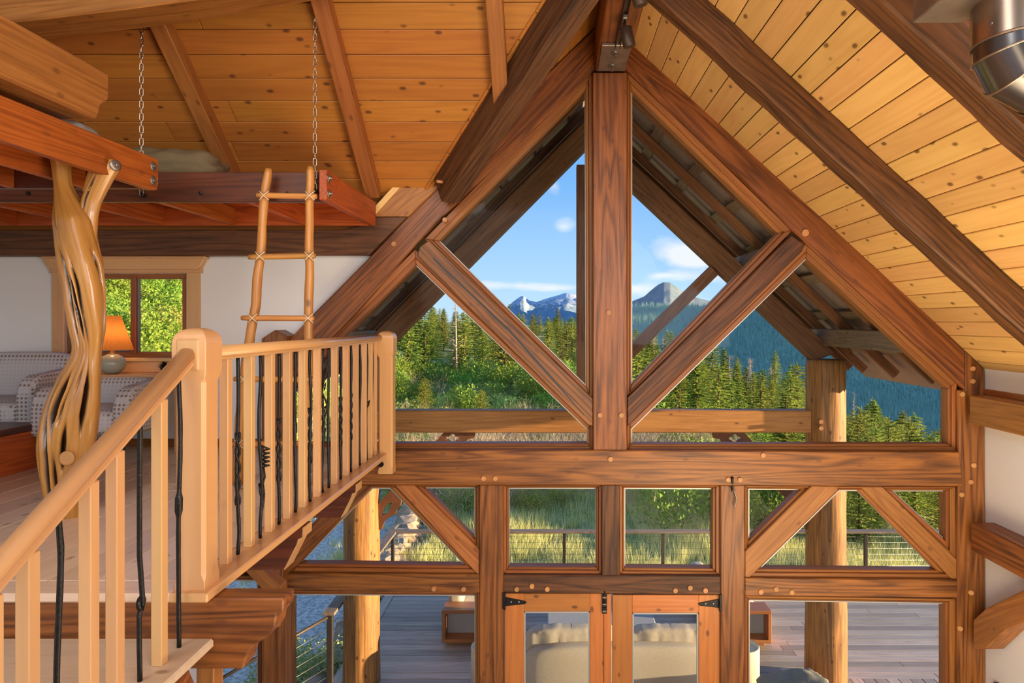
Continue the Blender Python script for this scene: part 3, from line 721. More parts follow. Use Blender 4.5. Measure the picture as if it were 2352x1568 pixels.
# ================================================================== WINDOWS
def offset_poly(pts, w):
    """offset polygon outward by w (pixel space), orientation independent"""
    n = len(pts); A = sum(pts[i][0] * pts[(i + 1) % n][1] - pts[(i + 1) % n][0] * pts[i][1] for i in range(n))
    s = 1 if A > 0 else -1; out = []
    ws = w if hasattr(w, '__len__') else [w] * n
    for i in range(n):
        p0, p1, p2 = Vector(pts[i - 1]), Vector(pts[i]), Vector(pts[(i + 1) % n])
        d1 = (p1 - p0).normalized(); d2 = (p2 - p1).normalized()
        n1 = Vector((d1.y, -d1.x)) * s; n2 = Vector((d2.y, -d2.x)) * s
        a = p0 + n1 * ws[i - 1]; b = p1 + n2 * ws[i]
        den = d1.x * d2.y - d1.y * d2.x
        if abs(den) < 1e-3: out.append(tuple(b)); continue
        t = ((b.x - a.x) * d2.y - (b.y - a.y) * d2.x) / den
        out.append(tuple(a + d1 * t))
    return out
def window(num, glass, w=20, Yt=5.74, trim='trim', gasket=True):
    c = P(sum(p[0] for p in glass) / len(glass), sum(p[1] for p in glass) / len(glass), 5.8)
    W = struct('window_%d' % num, c)
    n = len(glass)
    ws = w if hasattr(w, '__len__') else [w] * n
    outer = offset_poly(glass, [max(x, 0.01) for x in ws])
    mid = offset_poly(glass, [x * 0.45 for x in ws]); inn = glass; gk = offset_poly(glass, -2.2)
    for i in range(n):
        j = (i + 1) % n
        if ws[i] > 2:
            pxprism('trim_board', [outer[i], outer[j], mid[j], mid[i]], Yt, 0.14, M[trim], W, grain=(mid[j][0] - mid[i][0], mid[j][1] - mid[i][1]), bev=0.005)
            pxprism('trim_bead', [mid[i], mid[j], inn[j], inn[i]], Yt + 0.028, 0.11, M[trim], W, grain=(mid[j][0] - mid[i][0], mid[j][1] - mid[i][1]), bev=0.006)
        if gasket: pxprism('glazing_strip', [inn[i], inn[j], gk[j], gk[i]], Yt + 0.075, 0.03, M['gasket'], W, bev=0)
    g = pxprism('pane', offset_poly(glass, 3), Yt + 0.095, 0.006, M['glass'], W, bev=0)
    return W
window(1, [(1345, 206), (1347, 888), (1007, 553)], [16, 20, 26])
window(2, [(955, 607), (1350, 985), (1350, 1018), (655, 1018), (655, 905)], [24, 12, 16, 6, 26])
window(3, [(1450, 206), (1787, 535), (1450, 884)], [26, 20, 10])
window(4, [(1852, 592), (2178, 893), (2178, 1019), (1450, 1019), (1450, 984)], [26, 20, 16, 10, 24])
window(5, [(855, 1120), (897, 1120), (1071, 1299), (686, 1295)], [6, 22, 18, 22])
window(6, [(972, 1119), (1091, 1119), (1091, 1240)], [6, 10, 20])
window(7, [(1168, 1120), (1370, 1120), (1370, 1303), (1168, 1302)], [6, 12, 17, 12])
window(8, [(1434, 1120), (1637, 1121), (1637, 1306), (1434, 1304)], [7, 17, 17, 11])
window(9, [(1719, 1122), (1842, 1123), (1719, 1244)], [7, 24, 8])
window(10, [(1927, 1125), (1970, 1125), (2152, 1310), (1742, 1307)], [8, 22, 18, 22])
window(11, [(2048, 1126), (2173, 1126), (2173, 1243)], [9, 22, 22])
window(12, [(668, 1364), (1092, 1366), (1092, 1900), (668, 1900)], [8, 10, 20, 20])
window(13, [(1720, 1377), (2172, 1384), (2172, 1900), (1720, 1900)], [9, 22, 20, 9])
window(14, [(486, 1332), (592, 1332), (592, 1900), (486, 1900)], [10, 8, 20, 10])
# small slider window in the loft wall
W = struct('window_15', P(290, 720, 5.8))
def ps(nm, pix, Y, t, mt, grain=None, bev=0.004): return pxprism(nm, pix, Y, t, M[mt], W, grain, bev)
ps('casing', [(118, 625), (147, 625), (147, 830), (118, 830)], 5.77, 0.04, 'maple')
ps('casing', [(428, 625), (457, 625), (457, 830), (428, 830)], 5.77, 0.04, 'maple')
ps('head_casing', [(112, 602), (462, 602), (462, 627), (112, 627)], 5.765, 0.05, 'maple')
ps('crown', [(95, 589), (468, 589), (466, 597), (458, 612), (450, 618), (118, 618), (106, 612), (98, 597)], 5.73, 0.08, 'maple')
ps('crown_lip', [(92, 588), (471, 588), (469, 594), (94, 594)], 5.715, 0.1, 'maple')
ps('stool', [(140, 822), (440, 822), (440, 830), (140, 830)], 5.72, 0.12, 'maple')
for q in ([(147, 627), (428, 627), (428, 640), (147, 640)], [(147, 808), (428, 808), (428, 822), (147, 822)], [(147, 640), (158, 640), (158, 808), (147, 808)], [(418, 640), (428, 640), (428, 808), (418, 808)]):
    ps('frame_bar', q, 5.84, 0.08, 'trim')
ps('sash_stile', [(299, 634), (311, 634), (311, 812), (299, 812)], 5.82, 0.05, 'trim')
ps('sash_stile', [(311, 636), (319, 636), (319, 808), (311, 808)], 5.86, 0.03, 'vinyl')
ps('sash_rail', [(158, 800), (300, 800), (300, 808), (158, 808)], 5.86, 0.03, 'vinyl')
ps('pane', [(158, 640), (300, 640), (300, 800), (158, 800)], 5.89, 0.006, 'glass', bev=0)
ps('pane', [(319, 640), (418, 640), (418, 808), (319, 808)], 5.89, 0.006, 'glass', bev=0)

# ================================================================== DOORS
def door(num, x0, x1, g0, g1, ytop, astr=None, label=None):
    D = struct('door_%d' % num, P((x0 + x1) / 2, 1900, 5.74))
    Yd = 5.735; t = 0.045
    def q(nm, a, b, c, d, mt='door', Y=Yd, tt=t, gr=None, bev=0.004): return pxprism(nm, [(a, c), (b, c), (b, d), (a, d)], Y, tt, M[mt], D, gr, bev)
    q('stile', x0, g0, ytop, 1920, gr=(0, 1)); q('stile', g1, x1, ytop, 1920, gr=(0, 1))
    q('top_rail', g0, g1, ytop, 1404 + (ytop - 1363))
    q('bottom_rail', g0, g1, 1840, 1920)
    gy = 1404 + (ytop - 1363)
    q('glazing_bead', g0, g0 + 4, gy, 1840, 'gasket', Yd + .01, .03); q('glazing_bead', g1 - 4, g1, gy, 1840, 'gasket', Yd + .01, .03); q('glazing_bead', g0, g1, gy, gy + 4, 'gasket', Yd + .01, .03)
    q('pane', g0, g1, gy, 1840, 'glass', Yd + .02, .006, bev=0)
    return D
d1 = door(1, 1159, 1387, 1203, 1355, 1363)
pxprism('astragal', [(1387, 1364), (1404, 1364), (1404, 1920), (1387, 1920)], 5.72, 0.05, M['door'], d1, grain=(0, 1))
d2 = door(2, 1407, 1654, 1452, 1605, 1366)
def hinge(D, x, y, s):
    pxprism('strap_hinge', [(x, y - 12), (x + s * 46, y - 3), (x + s * 50, y), (x + s * 46, y + 4), (x, y + 9)], 5.727, 0.008, M['iron'], D, bev=0.002)
    pxprism('hinge_plate', [(x - s * 6, y - 22), (x, y - 22), (x, y + 16), (x - s * 6, y + 16)], 5.69, 0.012, M['iron'], D, bev=0.002)
    tube('hinge_pin', [P(x - s * 1, y - 22, 5.715), P(x - s * 1, y + 16, 5.715)], 0.009, M['iron'], D, 8)
    for k in (14, 32):
        link('screw', mesh_bm(tube_bm([P(x + s * k, y - 1, 5.727), P(x + s * k, y - 1, 5.722)], 0.005, 6)), M['steel_bolt'], D)
hinge(d1, 1160, 1383, 1); hinge(d2, 1653, 1387, -1)
pxprism('bolt_plate', [(1383, 1362), (1394, 1362), (1394, 1409), (1383, 1409)], 5.712, 0.008, M['iron'], d1, bev=0.002)
tube('slide_bolt', [P(1388.5, 1356, 5.705), P(1388.5, 1395, 5.705)], 0.008, M['iron'], d1, 8)
tube('bolt_knob', [P(1388.5, 1392, 5.705), P(1388.5, 1392, 5.68)], 0.006, M['iron'], d1, 8)
for yy in (1370, 1386, 1402): pxprism('bolt_keeper', [(1384, yy), (1393, yy), (1393, yy + 4), (1384, yy + 4)], 5.694, 0.018, M['steel_bolt'], d1, bev=0.001)
# iron hook on the right window post
hk = thing('iron_hook', 'forged iron hook hanging on the post right of the doors', 'hook', P(1690, 1130, 5.63))
tube('hook_bar', [P(1682, 1096, 5.625), P(1682, 1118, 5.66), P(1680, 1128, 5.66)], [0.012, 0.009, 0.004], M['iron'], hk, 8)
tube('twisted_rod', [P(1682, 1120, 5.67), P(1688, 1132, 5.66), P(1692, 1145, 5.67), P(1689, 1160, 5.66), P(1690, 1168, 5.65)], 0.006, M['steel_bolt'], hk, 8)

# ================================================================== LOFT FLOOR, JOISTS, STAIR
lf = struct('floor')
x = -1.50; rnd = random.Random(11)
while x > -6.5:
    cut = rnd.uniform(3.1, 5.4)
    for ya, yb in ((2.780, cut - 0.003), (cut, 5.77)):
        bbox('floorboard', x - 0.19 + 0.003, x, ya, yb, ZF - 0.024, ZF, M['floor'], lf, bev=0.003)
    x -= 0.19
bbox('nosing_board', -6.5, -1.49, 2.64, 2.776, ZF - 0.037, ZF, M['floor'], lf, bev=0.008)
bbox('edge_board', -1.497, XE, 2.64, 5.63, ZF - 0.037, ZF, M['maple'], lf, bev=0.006)
bbox('subfloor', -6.5, -1.40, 2.70, 5.77, ZF - 0.05, ZF - 0.038, M['redwood_dark'], lf, bev=0)
prism('loft_front_beam', [(x_, 2.69, z_) for x_, z_ in ((-5.5, -1.089), (-1.07, -1.089), (-1.072, -1.145), (-1.098, -1.150), (-1.104, -1.20), (-1.118, -1.228), (-1.150, -1.250), (-1.185, -1.272), (-1.212, -1.305), (-1.225, -1.345), (-1.230, -1.366), (-5.5, -1.366))], (0, 0.112, 0), M['timber'], grain=(1, 0, 0), bev=0.006)
tag(bpy.data.objects['loft_front_beam'], 'reddish beam with scrolled end under the front edge of the loft', 'beam')
for y0, lab in ((3.665, 'carved joist end under the balcony, nearer to the camera'), (4.64, 'carved joist end under the balcony, nearer to the window wall')):
    prof = [(-5.5, -1.101), (-1.352, -1.101), (-1.354, -1.155), (-1.378, -1.165), (-1.385, -1.19), (-1.455, -1.328), (-5.5, -1.328)]
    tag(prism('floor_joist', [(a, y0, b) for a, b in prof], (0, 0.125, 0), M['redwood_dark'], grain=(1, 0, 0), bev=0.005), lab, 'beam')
    j = [o_ for o_ in COL.objects if o_.name.startswith('floor_joist')][-1]
    e1 = prism('end_grain', [(a + 0.004, y0 + 0.003, b) for a, b in prof[1:6]] + [(a - 0.004, y0 + 0.003, b) for a, b in prof[1:6][::-1]], (0, 0.119, 0), M['maple'], j, grain=(0, 0, 1), bev=0)
tag(prism('knee_brace', [P(560, 1308, 5.2), P(600, 1308, 5.2), P(645, 1345, 5.2), P(645, 1400, 5.2), P(600, 1350, 5.2)], (0, 0.12, 0), M['timber_pale'], grain=(1, 0, -1)), 'small pale knee brace below the balcony beside the left corner post', 'beam')
tag(bbox('loft_post', -1.425, -1.355, 2.71, 2.79, ZG, -1.368, M['timber_pale']), 'slim post standing below the scrolled beam end', 'post')
st = thing('staircase', 'wooden stair flight descending from loft along the maple railing', 'stairs', (-2.4, 2.6, -1.3))
for i in range(9):
    z = ZF - 0.19 * (i + 1); y1 = 2.685 - 0.34 * i
    if y1 < -0.2: break
    bbox('tread', -3.4, -1.34, y1 - 0.375, y1, z - 0.037, z, M['floor'], st, bev=0.008)
    if i: bbox('riser', -3.4, -1.40, y1 - 0.02, y1 - 0.003, z + 0.001, z + 0.152, M['floor'], st, bev=0)
for xx in (-1.42,):
    a = Vector((xx, 2.66, -1.42)); b = Vector((xx, 0.0, -1.42 - 0.559 * 2.66))
    beam('stringer', a, b, 0.05, 0.24, M['timber'], st)

def rail_bm(L):
    half = [(0.0, .031), (.014, .030), (.025, .024), (.031, .013), (.033, .003), (.030, -.006), (.0235, -.011), (.0235, -.015), (.028, -.019), (.028, -.029), (0.0, -.029)]
    prof = half + [(-y, z) for y, z in half[-2:0:-1]]
    bm = bmesh.new(); A = [bm.verts.new((0, y, z)) for y, z in prof]; B = [bm.verts.new((L, y, z)) for y, z in prof]
    n = len(prof); bm.faces.new(A); bm.faces.new(B[::-1])
    for i in range(n):
        f = bm.faces.new((A[i], B[i], B[(i + 1) % n], A[(i + 1) % n])); f.smooth = i not in (6, 7, 8, 9, 10, 11, 12, 13)
    bmesh.ops.recalc_face_normals(bm, faces=bm.faces); return bm
def handrail(a, b, parent):
    a = Vector(a); b = Vector(b)
    return link('handrail', mesh_bm(rail_bm((b - a).length)), M['maple'], parent, frame(a, b - a, (0, 0, 1)))
def newel(cx_, cy_, zb, zt, parent, hw=0.059):
    bm = bmesh.new(); rings = []
    def sq(h, z, ch=0.0):
        c = max(ch, 0.0015)
        r = [(h - c, -h), (h, -h + c), (h, h - c), (h - c, h), (-h + c, h), (-h, h - c), (-h, -h + c), (-h + c, -h)]
        rings.append([bm.verts.new((z, x_, y_)) for x_, y_ in r])       # local x = up
    H = zt - zb
    sq(hw, 0, .002); sq(hw, 0.03, .002); sq(hw, 0.06, .014); sq(hw, H - 0.26, .014); sq(hw, H - 0.215, .014); sq(hw, H - 0.20, .003)
    sq(hw + 0.003, H - 0.19, .003); sq(hw + 0.008, H - 0.165, .003); sq(hw + 0.009, H - 0.06, .004)
    for k in range(1, 9):
        a = k / 8 * math.pi / 2
        sq(max((hw + 0.009) * math.cos(a) ** 0.8, 0.004), H - 0.06 + 0.06 * math.sin(a), 0.004 if k < 7 else 0.001)
    for i in range(len(rings) - 1):
        for k in range(8): bm.faces.new((rings[i][k], rings[i][(k + 1) % 8], rings[i + 1][(k + 1) % 8], rings[i + 1][k]))
    bm.faces.new(rings[0]); bm.faces.new(rings[-1][::-1])
    bmesh.ops.recalc_face_normals(bm, faces=bm.faces)
    return link('newel_post', mesh_bm(bm), M['maple'], parent, frame((cx_, cy_, zb), (0, 0, 1), (0, -1, 0)))
XR = -1.436
br = thing('balcony_railing', 'maple balcony railing with twisted iron twigs between square balusters', 'railing', (XR, 4.2, ZF))
newel(-1.434, 2.737, ZF, -0.022, br)
n2 = newel(-1.362, 5.53, -1.215, -0.070, br, hw=0.058)
handrail((XR, 2.80, -0.129), (XR + 0.02, 5.475, -0.129), br)
for y in (2.976, 3.205, 3.435, 3.664, 3.886, 4.12, 4.447, 4.69, 4.91, 5.12, 5.29, 5.42):
    bbox('baluster', XR - 0.020, XR + 0.020, y - 0.021, y + 0.021, ZF, -0.157, M['maple'], br, bev=0.003)
link('newel_bolt', mesh_bm(tube_bm([(XR + 0.05, 5.44, -1.13), (XR + 0.05, 5.42, -1.13)], 0.022, 12)), M['iron'], br)
def iron(y, kind, parent, xr=XR, z0=ZF, z1=-0.157, seed=0, slope=None):
    rn = random.Random(seed); pts = []; rad = []
    n = 44
    ph = rn.uniform(0, 6); fr = rn.uniform(5, 8)
    for i in range(n + 1):
        t = i / n; z = z0 + (z1 - z0) * t
        e = min(1, t * 8, (1 - t) * 8)
        dx = 0.005 * math.sin(fr * t + ph) * e; dy = 0.006 * math.sin(fr * 1.3 * t + ph * 2) * e
        r = 0.0085 * (1 + 0.12 * noise.noise(Vector((t * 14, seed, 0))))
        if kind == 'bulge' and abs(t - .52) < .04: r *= 1.7
        pts.append(Vector((xr + dx, y + dy, z))); rad.append(r)
    if kind == 'loop':
        i0 = 12
        pts = pts[:i0] + [pts[i0] + Vector((0, 0.02 * math.sin(a), 0.02 * (1 - math.cos(a)))) + Vector((0.012 * a / 6.28, 0, 0)) for a in [k * 0.6 for k in range(1, 11)]] + [p + Vector((0.012, 0, 0.0)) * max(0, 1 - (k / 8)) for k, p in enumerate(pts[i0 + 1:])]
        rad = [0.0085] * len(pts)
    o = tube('iron_twig', pts, rad, M['iron'], parent, 8)
    def sub(points, r=0.004): tube('iron_tendril', points, r, M['iron'], o, 6)
    if kind == 'coil':
        q = []
        for k in range(60):
            a = k * 0.5; q.append(Vector((xr + 0.02 + 0.014 * math.cos(a), y + 0.02 + 0.014 * math.sin(a), -0.62 - 0.0016 * k)))
        q = [Vector((xr, y, -0.60))] + q + [Vector((xr + 0.01, y + 0.03, -0.76)), Vector((xr + 0.0, y + 0.0, -0.82))]
        sub(q, 0.0048)
        sub([Vector((xr, y, -0.95)), Vector((xr + .01, y + .012, -0.88)), Vector((xr + .012, y + .016, -0.84)), Vector((xr + .0, y + .03, -0.80)), Vector((xr - .01, y + .012, -0.79)), Vector((xr, y - .004, -0.82)), Vector((xr, y + .01, -0.85))], 0.006)
    if kind == 'vine':
        for s in (1, -1):
            q = [Vector((xr + .012 * math.sin(k * .45) * s, y + s * (0.012 + 0.045 * abs(math.sin(k * .21 + (0.4 if s > 0 else 1.6)))), -0.22 - 0.017 * k)) for k in range(30)]
            sub(q, 0.006)
        for k in range(5):
            z = -0.40 - k * 0.07; s = (-1) ** k
            sub([Vector((xr, y, z)), Vector((xr + .01, y + s * .03, z + .02)), Vector((xr, y + s * .05, z)), Vector((xr, y + s * .035, z - .022)), Vector((xr, y + s * .025, z - .004))], 0.0035)
    if kind == 'curl':
        sub([Vector((xr, y, -0.62)), Vector((xr + .012, y + .03, -0.60)), Vector((xr, y + .045, -0.64)), Vector((xr - .01, y + .02, -0.665)), Vector((xr, y + .005, -0.64)), Vector((xr + .01, y + .03, -0.625))], 0.005)
    if kind == 'twist':
        for s in (0, math.pi):
            sub([Vector((xr + .008 * math.cos(k * .55 + s), y + .008 * math.sin(k * .55 + s), -0.50 - k * 0.013)) for k in range(26)], 0.006)
    return o
for i, (y, kd) in enumerate(((3.09, 'twist'), (3.325, 'coil'), (3.55, 'twist'), (3.775, 'bulge'), (4.0, 'twist'), (4.215, 'vine'), (4.33, 'wob'), (4.57, 'twist'), (4.80, 'twist'), (5.02, 'wob'), (5.205, 'curl'), (5.36, 'wob'))):
    iron(y, kd, br, seed=i + 1)

sr = thing('stair_railing', 'maple stair handrail with balusters and iron twigs sloping down to the left', 'railing', (XR, 2.2, -1.24))
def rz(y): return -0.128 - 0.559 * (2.675 - y)
handrail((XR - 0.002, 0.75, rz(0.75)), (XR - 0.002, 2.675, rz(2.675)), sr)
bbox('rosette', XR - 0.045, XR + 0.045, 2.663, 2.678, -0.19, -0.065, M['maple'], sr, bev=0.006)
for y, tz in ((2.478, -1.24), (2.228, -1.43), (2.103, -1.43), (1.859, -1.62), (1.735, -1.62), (1.61, -1.62)):
    o_ = bbox('baluster', XR - 0.020, XR + 0.020, y - 0.021, y + 0.021, tz, rz(y) - 0.042, M['maple'], sr, bev=0.003)
for i, (y, tz, kd) in enumerate(((2.607, -1.24, 'bulge'), (2.361, -1.24, 'loop'), (1.973, -1.43, 'wob'))):
    iron(y, kd, sr, z0=tz, z1=rz(y) - 0.03, seed=40 + i)

# ================================================================== HANGING BUNK
hb = thing('hanging_bunk', 'red brown hanging bunk platform with joists, held up by two chains', 'platform', (-3.5, 5.0, 0.79))
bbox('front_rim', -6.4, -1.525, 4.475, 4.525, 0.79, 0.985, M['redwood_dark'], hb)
bbox('side_rim', -1.522, -1.472, 4.40, 5.60, 0.79, 0.985, M['redwood'], hb)
bbox('back_rim', -6.4, -1.525, 5.56, 5.60, 0.79, 0.96, M['redwood'], hb)
for xx in (-2.03, -2.62, -3.2, -3.8, -4.4, -5.0):
    bbox('joist', xx - 0.02, xx + 0.02, 4.527, 5.558, 0.79, 0.935, M['redwood'], hb)
y = 4.53
while y < 5.5:
    bbox('decking', -6.4, -1.525, y, y + 0.138, 0.937, 0.957, M['redwood'], hb, bev=0.002); y += 0.146
def washer(p, axis, parent, r=0.026):
    lathe('washer', [(r, 0), (r, 0.004), (r * .5, 0.006)], p, M['steel'], parent, 18, axis=axis)
    lathe('bolt', [(0.012, 0.004), (0.012, 0.014), (0.006, 0.016), (0.006, 0.024)], p, M['steel_bolt'], parent, 6, False, axis=axis)
for z in (0.935, 0.835): washer((-1.472, 4.44, z), (1, 0, 0), hb, 0.03)
for xx in (-4.25, -3.45, -2.32, -1.75):
    lathe('bolt', [(0.012, 0.0), (0.012, 0.012), (0.004, 0.014)], (xx, 4.475, 0.845), M['iron'], hb, 8, False, axis=(0, -1, 0))
nb = thing('near_platform', 'bright red fir platform frame tied to the twisted trunk', 'platform', (-3.2, 3.2, 0.79))
rim = prism('side_rim', [(-2.40, y_, z_) for y_, z_ in ((1.4, 0.79), (4.09, 0.79), (4.12, 0.80), (4.13, 0.83), (4.13, 0.985), (1.4, 0.985))], (-0.05, 0, 0), M['redwood'], nb, grain=(0, 1, 0))
bbox('end_rim', -5.2, -2.452, 4.02, 4.065, 0.79, 0.96, M['redwood_dark'], nb)
for xx in (-2.78, -3.2, -3.62, -4.04, -4.5):
    bbox('joist', xx - 0.02, xx + 0.02, 1.4, 4.018, 0.79, 0.935, M['redwood'], nb)
y = 1.4
while y < 3.95:
    bbox('decking', -5.2, -2.452, y, y + 0.138, 0.937, 0.957, M['redwood'], nb, bev=0.002); y += 0.146
for z in (0.93, 0.845): washer((-2.40, 4.075, z), (1, 0, 0), nb, 0.028)

def pillow(lab, loc, size, mat, rz=0, tilt=0, seed=0):
    bm = cushion_bm(*size, seg=12, puff=0.9, seed=seed, wr=0.12)
    o = bpy.data.objects.new('pillow', mesh_bm(bm)); COL.objects.link(o); o.data.materials.append(M[mat])
    o.location = loc; o.rotation_euler = (R(tilt), 0, R(rz))
    return tag(o, lab, 'pillow')
pillow('large khaki pillow lying on the hanging bunk', (-2.70, 4.86, 0.958), (0.66, 0.44, 0.25), 'khaki', 4)
pillow('small grey pillow peeking out under the carved beam', (-2.65, 3.70, 0.958), (0.28, 0.34, 0.12), 'linen_grey', 8, seed=3)

def chain(lab, x_, y_, z0, z1):
    c = thing('chain', lab, 'chain', (x_, y_, z0))
    pitch = 0.0405; L_ = 0.050; w_ = 0.0105; n = int((z1 - z0) / pitch)
    bm = bmesh.new(); pts = []
    for k in range(17):
        a = 2 * math.pi * k / 16
        zz = math.sin(a) * w_ + (L_ / 2 - w_) * (1 if math.sin(a) > 0 else -1) if abs(math.sin(a)) > 1e-6 else 0
        pts.append(Vector((math.cos(a) * w_, 0, zz)))
    tube_bm(pts, 0.0038, 6, bm, caps=False)
    me = mesh_bm(bm, name='link')
    for i in range(n):
        m_ = Matrix.Translation((x_, y_, z0 + 0.02 + i * pitch)) @ Matrix.Rotation(R(90 * (i % 2) + 20), 4, 'Z')
        link('link', me, M['chain'], c, m_)
    lathe('anchor_bolt', [(0.014, 0), (0.014, 0.03), (0.007, 0.034)], (x_, y_ + 0.03, z0), M['iron'], c, 8, axis=(0, -1, 0))
    return c
chain('steel chain left of the ladder, hanging from the ceiling beside the khaki pillow', -2.69, 4.44, 0.83, 1.98)
chain('steel chain right of the ladder, holding up the end of the bunk', -1.555, 4.42, 0.855, 2.02)

# ladder of peeled poles
ld = thing('ladder', 'rustic pole ladder with tied rungs leaning on the hanging bunk', 'ladder', (-1.8, 4.4, ZF))
YL = 4.37
def pole(pix, r0, r1, seed):
    pts = [P(a, b, YL) for a, b in pix]
    P2 = []
    for i in range(len(pts) - 1):
        for t in np.linspace(0, 1, 7)[:-1]:
            p = pts[i].lerp(pts[i + 1], float(t)); p += Vector((0.006 * noise.noise(Vector((p.z * 5, seed, 0))), 0.006 * noise.noise(Vector((p.z * 5, seed, 4))), 0)); P2.append(p)
    P2.append(pts[-1]); n = len(P2)
    rad = [(r1 + (r0 - r1) * i / n) * (1 + 0.10 * noise.noise(Vector((i * .5, seed, 9)))) for i in range(n)]
    rad[0] *= 0.75
    return tube('side_pole', P2, rad, M['ladder'], ld, 14)
pole([(617, 387), (607, 450), (598, 588), (586, 700), (566, 830), (552, 960), (546, 1112)], 0.033, 0.026, 1)
pole([(713, 383), (711, 450), (711, 590), (709, 735), (708, 860), (704, 980), (700, 1112)], 0.032, 0.025, 2)
for i, (xa, ya, xb, yb) in enumerate(((590, 448, 727, 451), (571, 590, 724, 587), (555, 730, 720, 731), (538, 870, 722, 872), (530, 1020, 716, 1018))):
    a = P(xa, ya, YL - 0.035); b = P(xb, yb, YL - 0.035)
    pts = [a.lerp(b, t / 8) + Vector((0, 0, 0.004 * noise.noise(Vector((t, i, 0))))) for t in range(9)]
    rg_ = tube('rung', pts, [0.015] + [0.0185 + 0.002 * noise.noise(Vector((t, i, 5))) for t in range(7)] + [0.015], M['ladder'], ld, 12)
    for px in (np.interp(ya, [387, 450, 590, 700, 830, 960, 1112], [617, 607, 598, 586, 566, 552, 546]), np.interp(yb, [383, 590, 735, 860, 980], [713, 711, 709, 708, 703])):
        c = P(float(px), (ya + yb) / 2, YL - 0.045)
        for s in (1, -1):
            q = [c + Vector((s * u * 0.030, -0.018 + 0.012 * abs(u), u * 0.028)) for u in (-1, -.5, 0, .5, 1)]
            tube('lashing', q, 0.0032, M['cord'], rg_, 5)

